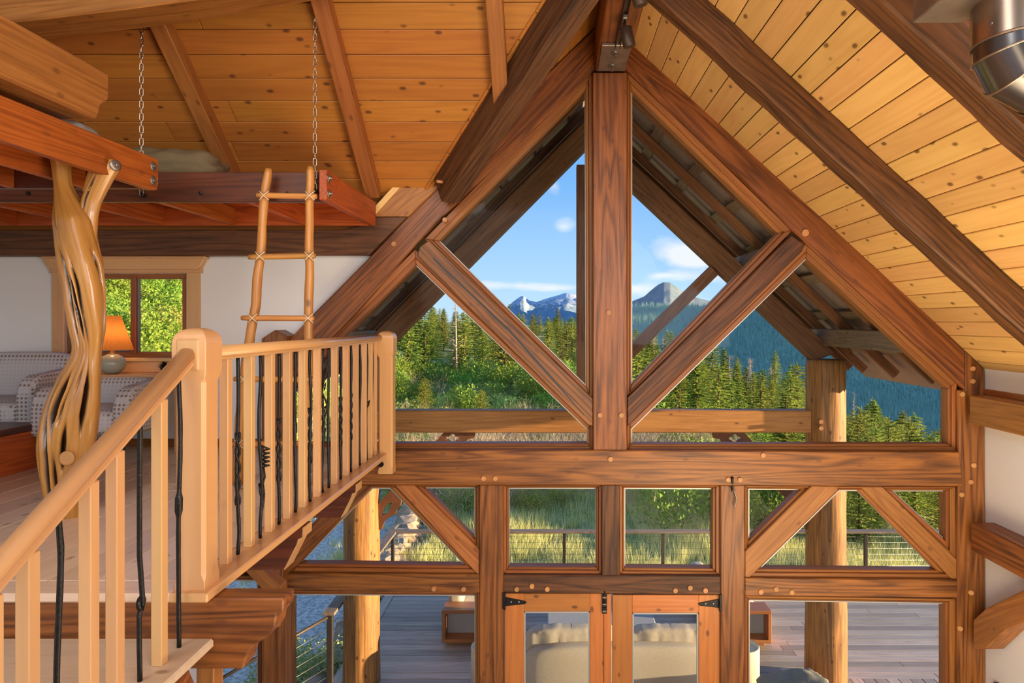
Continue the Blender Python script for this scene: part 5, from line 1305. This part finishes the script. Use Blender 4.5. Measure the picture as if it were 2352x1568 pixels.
# grass: blades as one stuff object
def grass():
    rn = np.random.default_rng(9); nt = 4200; nb = 26
    cx_ = np.where(rn.random(nt) < 0.8, rn.uniform(-3.0, 10, nt), rn.uniform(-9, -3.0, nt)); cy_ = 11.5 + 9.5 * rn.random(nt) ** 1.2
    keep = ~((cx_ < -3.2) & (cy_ < 20) & (rn.random(nt) < .8)); cx_ = cx_[keep]; cy_ = cy_[keep]; nt = len(cx_)
    hh = rn.uniform(.16, .5, nt) * (0.6 + 0.5 * np.sin(cx_ * 1.3) * np.sin(cy_ * 1.1))
    X = np.repeat(cx_, nb) + rn.normal(0, .09, nt * nb); Y = np.repeat(cy_, nb) + rn.normal(0, .09, nt * nb); H = np.repeat(np.abs(hh) + .08, nb) * rn.uniform(.5, 1.1, nt * nb)
    Z = hgt(X, Y); az = rn.uniform(0, 6.283, nt * nb); le = rn.uniform(.1, .55, nt * nb) * H
    w = .008; wx = np.cos(az + 1.57) * w; wy = np.sin(az + 1.57) * w
    A = np.stack([X - wx, Y - wy, Z], -1); B = np.stack([X + wx, Y + wy, Z], -1); C = np.stack([X + np.cos(az) * le, Y + np.sin(az) * le, Z + H], -1)
    V = np.stack([A, B, C], 1).reshape(-1, 3); T = np.arange(len(V)).reshape(-1, 3)
    o = link('grass', np_mesh('grass', V, T), M['grass']); tag(o, 'yellow green meadow grass in tufts beyond the deck rail', 'grass', kind='stuff')
grass()

# unseen ridge added far right to shade the far hill from the low sun
def shading_ridge():
    V = []; T = []; n = 40
    for i in range(n + 1):
        y = -60 + 1500 * i / n; h = 190 * min(1, i / 3) + 12 * math.sin(i * .9)
        V += [(1500, y, -160), (1720, y + 30, h), (2000, y, -160)]
    for i in range(n):
        a = i * 3; T += [(a, a + 1, a + 4, a + 3), (a + 1, a + 2, a + 5, a + 4)]
    tag(link('shading_ridge', np_mesh('shading_ridge', V, T, True), M['ground']), kind='structure')
shading_ridge()
# ------------------------------------------------------------------ far forest, mountains
def relief(name, prof, Yc, Yfront, Yback, zfront, zback, mat, nu=260, nv=60, rough=6, label=None, cat=None, freq=0.02, sharp=1.0, seed=0):
    pxs = [a for a, b in prof]; us = np.linspace((pxs[0] - CX) / F, (pxs[-1] - CX) / F, nu)
    V = np.zeros((nv, nu, 3)); crest = (CY - np.interp(us * F + CX, pxs, [b for a, b in prof])) * Yc / F
    for j in range(nv):
        t = j / (nv - 1)
        if t < 0.7: q = t / 0.7; Y = Yfront + (Yc - Yfront) * q; z = zfront + (crest - zfront) * q ** sharp
        else: q = (t - 0.7) / 0.3; Y = Yc + (Yback - Yc) * q; z = crest + (zback - crest) * q; 
        for i in range(nu):
            X = us[i] * Y; e = min(1, abs(t - .7) * 8 + 0.12)
            nn = noise.fractal(Vector((X * freq, Y * freq, seed)), 0.9, 2.0, 5)
            V[j, i] = (X, Y, (z[i]) + nn * rough * e)
    i = np.arange(nv - 1)[:, None] * nu + np.arange(nu - 1)[None, :]
    T = np.stack([i, i + 1, i + nu + 1, i + nu], -1).reshape(-1, 4)
    o = link(name, np_mesh(name, V.reshape(-1, 3), T, True), mat); tag(o, label, cat); return o, V
hillP = [(900, 770), (1150, 770), (1250, 745), (1325, 735), (1400, 712), (1450, 702), (1500, 700), (1560, 702), (1650, 706), (1750, 716), (1850, 735), (1950, 770), (2060, 800), (2178, 840), (2500, 960)]
fo, FV = relief('forest_hill', hillP, 1100, 240, 1500, -150, -50, mountain_mat('hazed_forest_floor', (0.30, 0.40, 0.31), (0.38, 0.48, 0.36)), 300, 70, 14, 'large blue green forested hill across the valley on the right', 'hill', 0.006)  # distance haze is mixed into the hill's ground colour
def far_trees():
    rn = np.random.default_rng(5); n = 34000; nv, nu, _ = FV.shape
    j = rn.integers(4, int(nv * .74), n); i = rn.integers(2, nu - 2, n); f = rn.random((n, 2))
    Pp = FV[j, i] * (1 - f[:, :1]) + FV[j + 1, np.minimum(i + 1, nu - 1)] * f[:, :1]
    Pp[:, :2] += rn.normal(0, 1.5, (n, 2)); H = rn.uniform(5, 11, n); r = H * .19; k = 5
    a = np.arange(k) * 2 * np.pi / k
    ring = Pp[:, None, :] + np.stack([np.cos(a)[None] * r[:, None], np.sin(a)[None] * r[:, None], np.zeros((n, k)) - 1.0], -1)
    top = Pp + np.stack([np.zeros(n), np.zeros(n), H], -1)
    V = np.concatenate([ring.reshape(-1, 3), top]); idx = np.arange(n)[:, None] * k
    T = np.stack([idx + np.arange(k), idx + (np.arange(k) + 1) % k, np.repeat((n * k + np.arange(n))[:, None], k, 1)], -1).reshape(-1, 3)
    o = link('far_forest', np_mesh('far_forest', V, T), M['far_needle_hazed']); tag(o, 'countless tiny conifers covering the hill across the valley', 'forest', kind='stuff')
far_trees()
snowP = [(1060, 760), (1120, 745), (1150, 722), (1165, 704), (1180, 691), (1195, 681), (1203, 680), (1215, 690), (1232, 693), (1250, 686), (1275, 679), (1300, 672), (1325, 675), (1350, 682), (1400, 700), (1460, 720)]
relief('snowy_mountain', snowP, 4200, 2600, 5200, -150, -50, mountain_mat('hazed_snow_rock', (0.20, 0.28, 0.36), (0.28, 0.36, 0.44), 0.55, 60, 210), 260, 70, 48, 'jagged blue mountain with snow patches left of the king post', 'mountain', 0.0035, 1.15, 2)  # rock colour blued to stand in for aerial haze
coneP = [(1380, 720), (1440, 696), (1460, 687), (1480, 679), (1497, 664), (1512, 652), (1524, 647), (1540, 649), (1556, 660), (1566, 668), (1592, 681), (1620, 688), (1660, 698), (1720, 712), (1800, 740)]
relief('cone_mountain', coneP, 3400, 2200, 4200, -160, -50, mountain_mat('hazed_grey_rock', (0.14, 0.20, 0.24), (0.26, 0.29, 0.30)), 220, 60, 20, 'grey cone shaped peak right of the king post', 'mountain', 0.004, 1.1, 7)  # bluish tint in the rock colour stands in for haze

# ================================================================== DECK
dk = struct('floor')
rnd = random.Random(77)
y = 6.0; row = 0
def deckboard(x0, x1, y0, y1, gr): bbox('deck_board', x0, x1, y0, y1, ZG - 0.028, ZG + rnd.uniform(-.001, .001), M['deck'], dk, bev=0.003, grain=gr)
while y < 11.25:
    x = -2.56; xe = 3.45 if y < 8.30 else 7.6
    while x < xe:
        L = rnd.uniform(1.6, 3.6); x2 = min(xe, x + L)
        if xe - x2 < 0.5: x2 = xe
        deckboard(x, x2 - 0.004, y, y + 0.138, 'X'); x = x2
    y += 0.146
x = 3.46
while x < 7.5: deckboard(x, x + 0.138, 6.0, 8.34, 'Y'); x += 0.146
deckboard(-2.72, -2.57, 6.0, 11.25, 'Y')
bbox('deck_joists', -2.7, 7.5, 5.98, 11.2, ZG - 0.25, ZG - 0.03, M['roofdark'], dk, bev=0)

dr = thing('deck_railing', 'deck railing with wooden cap, dark metal posts and steel cables', 'railing', (2, 11.15, ZG))
ZR = -3.395
bbox('cap_rail', -2.72, 7.6, 11.08, 11.22, ZR - 0.035, ZR, M['ext_grey'], dr); bbox('cap_rail', -2.72, -2.58, 7.98, 11.075, ZR - 0.035, ZR, M['ext_grey'], dr)
for xx in (-2.65, -1.45, 0.15, 1.76, 3.42, 5.07, 6.7): bbox('post', xx - .026, xx + .026, 11.12, 11.17, ZG, ZR - .036, M['postmetal'], dr)
for yy in (8.05, 9.6): bbox('post', -2.685, -2.62, yy - .03, yy + .03, ZG - .3, ZR - .036, M['postmetal'], dr)
for k in range(9):
    z = ZG + 0.09 + k * 0.095
    tube('cable', [(-2.65, 11.145, z), (7.6, 11.145, z)], 0.0026, M['steel_bolt'], dr, 5); tube('cable', [(-2.652, 8.05, z), (-2.652, 11.14, z)], 0.0026, M['steel_bolt'], dr, 5)
tube('stair_handrail', [(-2.68, 8.03, -3.47), (-3.3, 7.6, -3.72), (-3.9, 7.2, -3.98)], 0.02, M['postmetal'], dr, 10)
for k in range(6): tube('cable', [(-2.68, 8.03, -3.62 - k * .11), (-3.9, 7.2, -4.12 - k * .11)], 0.0026, M['steel_bolt'], dr, 5)

sw = thing('stone_wall', 'low dry stone wall running along the left side of the deck', 'wall', (-3.2, 12, -4.95))
rnd = random.Random(31)
n = 0
for layer in range(2):
    y = 8.3 + layer * .2
    while y < 17.5:
        s_ = rnd.uniform(.16, .30); xx = np.interp(y, [8.3, 11.5, 17.5], [-3.05, -3.0, -3.55]) + rnd.uniform(-.06, .06) - layer * .05
        if True:
            o_ = link('stone', mesh_bm(ico_bm(s_, 2, .5, n, (1.0, 1.25, .7)), False), M['stone'], sw, Matrix.Translation((xx, y, -4.88 + layer * .24)) @ Matrix.Rotation(rnd.uniform(0, 3), 4, 'Z'))
        y += s_ * 1.75; n += 1

# ================================================================== PORCH
def rough_log(name, x_, y_, z0, z1, r, lab, seed):
    rn = random.Random(seed); N_ = 48; nz = 60; bm = bmesh.new(); rings = []
    for i in range(nz + 1):
        z = z0 + (z1 - z0) * i / nz
        ring = []
        for k in range(N_):
            a = 2 * math.pi * k / N_; p = Vector((math.cos(a), math.sin(a), 0))
            d_ = 1 + 0.035 * noise.noise(p * 1.3 + Vector((seed, 0, z * 1.2))) + 0.018 * noise.noise(p * 6 + Vector((seed, 0, z * 3))) + 0.012 * math.cos(2 * a + z)
            rr = r * (1.03 - 0.06 * i / nz) * d_
            ring.append(bm.verts.new((z - z0, rr * math.cos(a), rr * math.sin(a))))
        rings.append(ring)
    for i in range(nz):
        for k in range(N_):
            f = bm.faces.new((rings[i][k], rings[i][(k + 1) % N_], rings[i + 1][(k + 1) % N_], rings[i + 1][k])); f.smooth = True
    bm.faces.new(rings[0]); bm.faces.new(rings[-1][::-1]); bmesh.ops.recalc_face_normals(bm, faces=bm.faces)
    o = link(name, mesh_bm(bm), M['log'], None, frame((x_, y_, z0), (0, 0, 1), (0, -1, 0))); return tag(o, lab, 'post')
XC = 0.47
lgR = rough_log('log_post', 3.29, 8.30, ZG, -0.45, 0.235, 'peeled log porch post at the right, lit on its right edge', 4)
lgL = rough_log('log_post', -2.35, 8.30, ZG, -0.45, 0.215, 'peeled log porch post at the left, lit warm orange by the sun', 9)
def mir(x): return 2 * XC - x
tie = tag(bbox('porch_tie_beam', -2.16, 3.08, 8.19, 8.41, -1.325, -1.06, M['ext_pale'], bev=0.01), 'sunlit horizontal porch beam between the two log posts', 'beam')
pegs(lgR, [(1885, 968), (1885, 983)], 8.08, 5)
tag(bbox('porch_king_post', 0.26, 0.68, 8.22, 8.40, -1.055, 1.90, M['ext']), 'dark porch king post just behind the interior king post', 'post')
MP = 0.945
for s in (1, -1):
    f = (lambda x: x) if s > 0 else mir
    side = 'right' if s > 0 else 'left'
    MP = 0.940 if s > 0 else 1.01
    def zt(x, c, MP=MP): return c - MP * (x - XC)
    ctop, cbot = (2.36, 2.02) if s > 0 else (2.54, 2.19)
    pts = [(XC, zt(XC, ctop)), (3.37, zt(3.37, ctop)), (3.12, zt(3.12, cbot)), (XC, zt(XC, cbot))]
    tag(prism('porch_rafter', [(f(a), 8.20, b) for a, b in pts], (0, 0.2, 0), M['ext'], bev=0.008), 'dark porch truss rafter running down to the %s log post' % side, 'beam')
    q = [P(1449, 791, 8.25), P(1633, 611, 8.25), P(1651, 630, 8.25), P(1449, 828, 8.25)]
    if s > 0: tag(prism('porch_strut', [(f(p.x), 8.25, p.z) for p in q], (0, 0.14, 0), M['ext'], bev=0.006), 'short dark strut rising %s from the porch king post' % side, 'beam')
    for x_, nm in ((3.30, 'lowest'), (2.35, 'middle')):
        zz = zt(x_, ctop) + 0.02
        o_ = bbox('porch_purlin', min(f(x_ - .1), f(x_ + .1)), max(f(x_ - .1), f(x_ + .1)), 5.98, 8.62, zz, zz + 0.20, M['ext_grey'], bev=0.008)
        tag(o_, '%s grey purlin on the %s side under the porch roof' % (nm, side), 'beam')
    pr_ = thing('porch_roof', 'rusty corrugated metal porch roof slope on the %s with rafters and battens' % side, 'roof', (f(2.3), 7.6, 1.0))
    def rb_(nm, xa, xb, ya, yb, c, h, mat, axis):
        up = Vector((s * MP, 0, 1))
        if axis == 'X':
            a = Vector((f(xa), (ya + yb) / 2, zt(xa, c))); b = Vector((f(xb), (ya + yb) / 2, zt(xb, c))); return beam(nm, a, b, yb - ya, h, M[mat], pr_, up=up, bev=0.004)
        xm = (xa + xb) / 2; a = Vector((f(xm), ya, zt(xm, c))); b = Vector((f(xm), yb, zt(xm, c))); return beam(nm, a, b, (xb - xa) * 1.37, h, M[mat], pr_, up=up, bev=0.004)
    CR0 = 2.64 if s > 0 else 2.76
    for yy in (6.25, 7.05, 7.85, 8.65, 9.08): rb_('rafter', XC + 0.02, 3.92, yy - .03, yy + .03, CR0, 0.10, 'ext', 'X')
    k = 0; xb = XC + 0.2
    while xb < 4.0: rb_('batten', xb, xb + 0.09, 6.0, 9.25, CR0 + 0.10, 0.035, 'ext_grey', 'Y'); xb += 0.43
    # corrugated sheet: waves along Y, running down the slope
    bm = bmesh.new(); ny = 300; rows = []
    for xx in (XC, 4.22):
        for lay in (0, 1):
            rows.append([bm.verts.new((f(xx), 6.0 + 3.3 * i / ny, zt(xx, CR0 + 0.15 + lay * 0.006) + 0.012 * math.sin(i / ny * 3.3 * 2 * math.pi / 0.076))) for i in range(ny + 1)])
    for i in range(ny):
        for a, b in ((0, 2), (1, 3), (0, 1), (2, 3)): bm.faces.new((rows[a][i], rows[a][i + 1], rows[b][i + 1], rows[b][i]))
    bmesh.ops.recalc_face_normals(bm, faces=bm.faces)
    link('corrugated_sheet', mesh_bm(bm), M['corr'], pr_)
    # knee bracket: scalloped plate with cut-outs
    out = [(866, 1160), (1020, 992), (1092, 992), (1090, 1004), (1074, 1008), (1066, 1026), (1045, 1040), (1018, 1056), (1003, 1082), (960, 1105), (940, 1128), (923, 1144), (921, 1160), (912, 1170), (908, 1180), (896, 1186), (886, 1194), (880, 1206), (878, 1215), (867, 1213)]
    cv = bpy.data.curves.new('knee_bracket', 'CURVE'); cv.dimensions = '2D'; cv.fill_mode = 'BOTH'; cv.extrude = 0.03
    def poly(pp):
        sp_ = cv.splines.new('POLY'); sp_.points.add(len(pp) - 1); sp_.use_cyclic_u = True
        for k_, (a, b) in enumerate(pp):
            w_ = P(a, b, 8.3); sp_.points[k_].co = (f(w_.x) if s < 0 else w_.x, w_.z, 0, 1)
    base_mir = (lambda a: a)
    def mp_(pp): return [(a, b) for a, b in pp]
    # traced on the left bracket; right one is its mirror image about the king post
    def poly2(pp):
        sp_ = cv.splines.new('POLY'); sp_.points.add(len(pp) - 1); sp_.use_cyclic_u = True
        for k_, (a, b) in enumerate(pp):
            w_ = P(a, b, 8.3); xx = w_.x if s < 0 else mir(w_.x); sp_.points[k_].co = (xx, w_.z, 0, 1)
    poly2(out)
    def blob(cx_, cy_, rx, ry, rot):
        poly2([(cx_ + rx * math.cos(t) * math.cos(rot) * (1 + .25 * math.cos(4 * t)) - ry * math.sin(t) * math.sin(rot), cy_ + rx * math.cos(t) * math.sin(rot) + ry * math.sin(t) * math.cos(rot) * (1 + .25 * math.cos(4 * t))) for t in [k_ * 2 * math.pi / 20 for k_ in range(20)]])
    blob(890, 1167, 17, 6, -0.95); blob(1040, 1006, 13, 9, 0); blob(965, 1078, 20, 7, -0.8)
    o_ = bpy.data.objects.new('knee_bracket', cv); COL.objects.link(o_); cv.materials.append(M['rust']); o_.rotation_euler = (R(90), 0, 0); o_.location = (0, 8.3, 0)
    me_ = bpy.data.meshes.new_from_object(o_); bpy.data.objects.remove(o_); bpy.data.curves.remove(cv)
    o_ = bpy.data.objects.new('knee_bracket', me_); COL.objects.link(o_); o_.rotation_euler = (R(90), 0, 0); o_.location = (0, 8.3, 0)
    tag(o_, 'scalloped brown knee bracket with cut-outs under the porch beam on the %s' % side, 'bracket')

# ================================================================== DECK FURNITURE
sf = thing('outdoor_sofa', 'long beige outdoor sofa with its back to the double doors', 'sofa', (0.8, 8.2, ZG))
def cush(nm, x0, x1, y0, y1, z0, z1, mat, par, puff=.2, wr=0.0, seed=0, rx=0, rz=0, seg=12):
    bm = cushion_bm(x1 - x0, y1 - y0, z1 - z0, seg, puff, seed, wr)
    return link(nm, mesh_bm(bm), M[mat], par, Matrix.Translation(((x0 + x1) / 2, (y0 + y1) / 2, z0)) @ Matrix.Rotation(R(rz), 4, 'Z') @ Matrix.Rotation(R(rx), 4, 'X'))
cush('backrest', -0.36, 1.98, 7.75, 8.0, ZG + .04, -3.70, 'linen', sf, .04)
cush('seat', -0.36, 1.98, 7.95, 8.65, ZG + .04, -3.98, 'linen', sf, .04)
def ruffled(x0, x1):
    o_ = cush('back_cushion', x0, x1, 7.93, 8.18, -3.97, -3.575, 'linen', sf, .25, .0, seg=22)
    for v in o_.data.vertices:
        if v.co.z > .2: v.co.z += 0.005 * math.sin(v.co.x * 55 + math.sin(v.co.x * 17) * 2); v.co.y += 0.006 * math.sin(v.co.x * 48 + 1 + 3 * math.sin(v.co.x * 9))
ruffled(-0.34, 0.79); ruffled(0.83, 1.96)
def wood_sofa(lab, x0, x1, y0, y1):
    w_ = thing('outdoor_sofa', lab, 'sofa', ((x0 + x1) / 2, (y0 + y1) / 2, ZG)); zt_ = -3.865; zb = -4.30; t = .045
    for ya in (y0, y1 - .3):
        bbox('arm_top', x0, x1, ya, ya + .3, zt_ - t, zt_, M['teak'], w_); bbox('arm_bottom', x0, x1, ya, ya + .3, zb, zb + t, M['teak'], w_)
        bbox('arm_side', x0, x0 + t, ya, ya + .3, zb + t, zt_ - t, M['teak'], w_, grain='Z'); bbox('arm_side', x1 - t, x1, ya, ya + .3, zb + t, zt_ - t, M['teak'], w_, grain='Z')
    bbox('plinth', x0 + .08, x1 - .08, y0 + .06, y1 - .06, ZG, zb, M['teak'], w_)
    cush('seat_cushion', x0 + .02, x1 - .02, y0 + .3, y1 - .3, zb + t, -3.98, 'linen', w_, .1)
    cush('back_cushion', x0 + .02, x0 + .24, y0 + .30, (y0 + y1) / 2, -3.99, -3.62, 'linen', w_, .35); cush('back_cushion', x0 + .02, x0 + .24, (y0 + y1) / 2, y1 - .3, -3.99, -3.62, 'linen', w_, .35)
    bbox('arm_panel', x0 + t, x1 - t, y0 + .2, y0 + .24, zb + t, zt_ - t, M['linen_grey'], w_)
    return w_
wood_sofa('teak framed sofa with open box arms left of the door post', -1.52, -0.62, 9.16, 10.75)
wood_sofa('teak framed sofa with open box arms left of the right log post', 2.02, 2.90, 9.14, 10.75)
ct = thing('coffee_table', 'pale concrete coffee table behind the long beige sofa', 'table', (0.6, 9.0, ZG))
bbox('tabletop', -0.1, 1.34, 8.85, 9.45, -4.08, -4.0, M['linen_grey'], ct, bev=.01); bbox('base', 0.1, 1.14, 8.95, 9.35, ZG, -4.081, M['linen_grey'], ct)
fs = thing('throw_pillow', 'grey throw pillow lying on the deck right of the coffee table', 'pillow', (1.62, 9.2, ZG))
cush('pillow', 1.40, 1.84, 9.0, 9.45, ZG + .002, ZG + .17, 'linen_grey', fs, .9, rz=12)
for x_, lab in ((2.25, 'cream cylindrical side table right of the long beige sofa'), (-0.81, 'cream cylindrical side table left of the long beige sofa')):
    tag(lathe('drum_table', [(0.19, 0.0), (0.20, 0.01), (0.20, 0.46), (0.195, 0.475), (0.18, 0.475), (0.175, 0.44), (0.0, 0.44)][:-1], (x_, 8.2, ZG), M['planter'], None, 40), lab, 'table')
lc = thing('lounge_chair', 'round grey cushioned lounge chair low in the right window', 'chair', (2.62, 7.3, ZG))
link('bowl_cushion', mesh_bm(cushion_bm(.72, .8, .20, 12, .5, 3, .15)), M['cover'], lc, Matrix.Translation((2.62, 7.35, ZG + .26)) @ Matrix.Rotation(R(-10), 4, 'Y'))
lathe('ring_base', [(.30, 0), (.32, .02), (.20, .16), (.28, .30), (.26, .32)], (2.6, 7.35, ZG), M['teak'], lc, 28)

# a label shared by a few plants gets its order from the left
from collections import defaultdict
dd_ = defaultdict(list)
for o_ in COL.objects:
    if 'label' in o_.keys() and o_.parent is None: dd_[o_['label']].append(o_)
ORD = ['second from left', 'third from left', 'fourth from left', 'fifth from left']
for lab_, os_ in dd_.items():
    if 2 <= len(os_) <= 6 and len(lab_.split()) <= 12 and os_[0]['category'] in ('tree', 'shrub'):
        os_.sort(key=lambda q: q.location.x / max(q.location.y, 1))
        for i_, q in enumerate(os_):
            q['label'] = ('leftmost' if i_ == 0 else 'rightmost' if i_ == len(os_) - 1 else ORD[i_ - 1] + ',') + ' ' + lab_
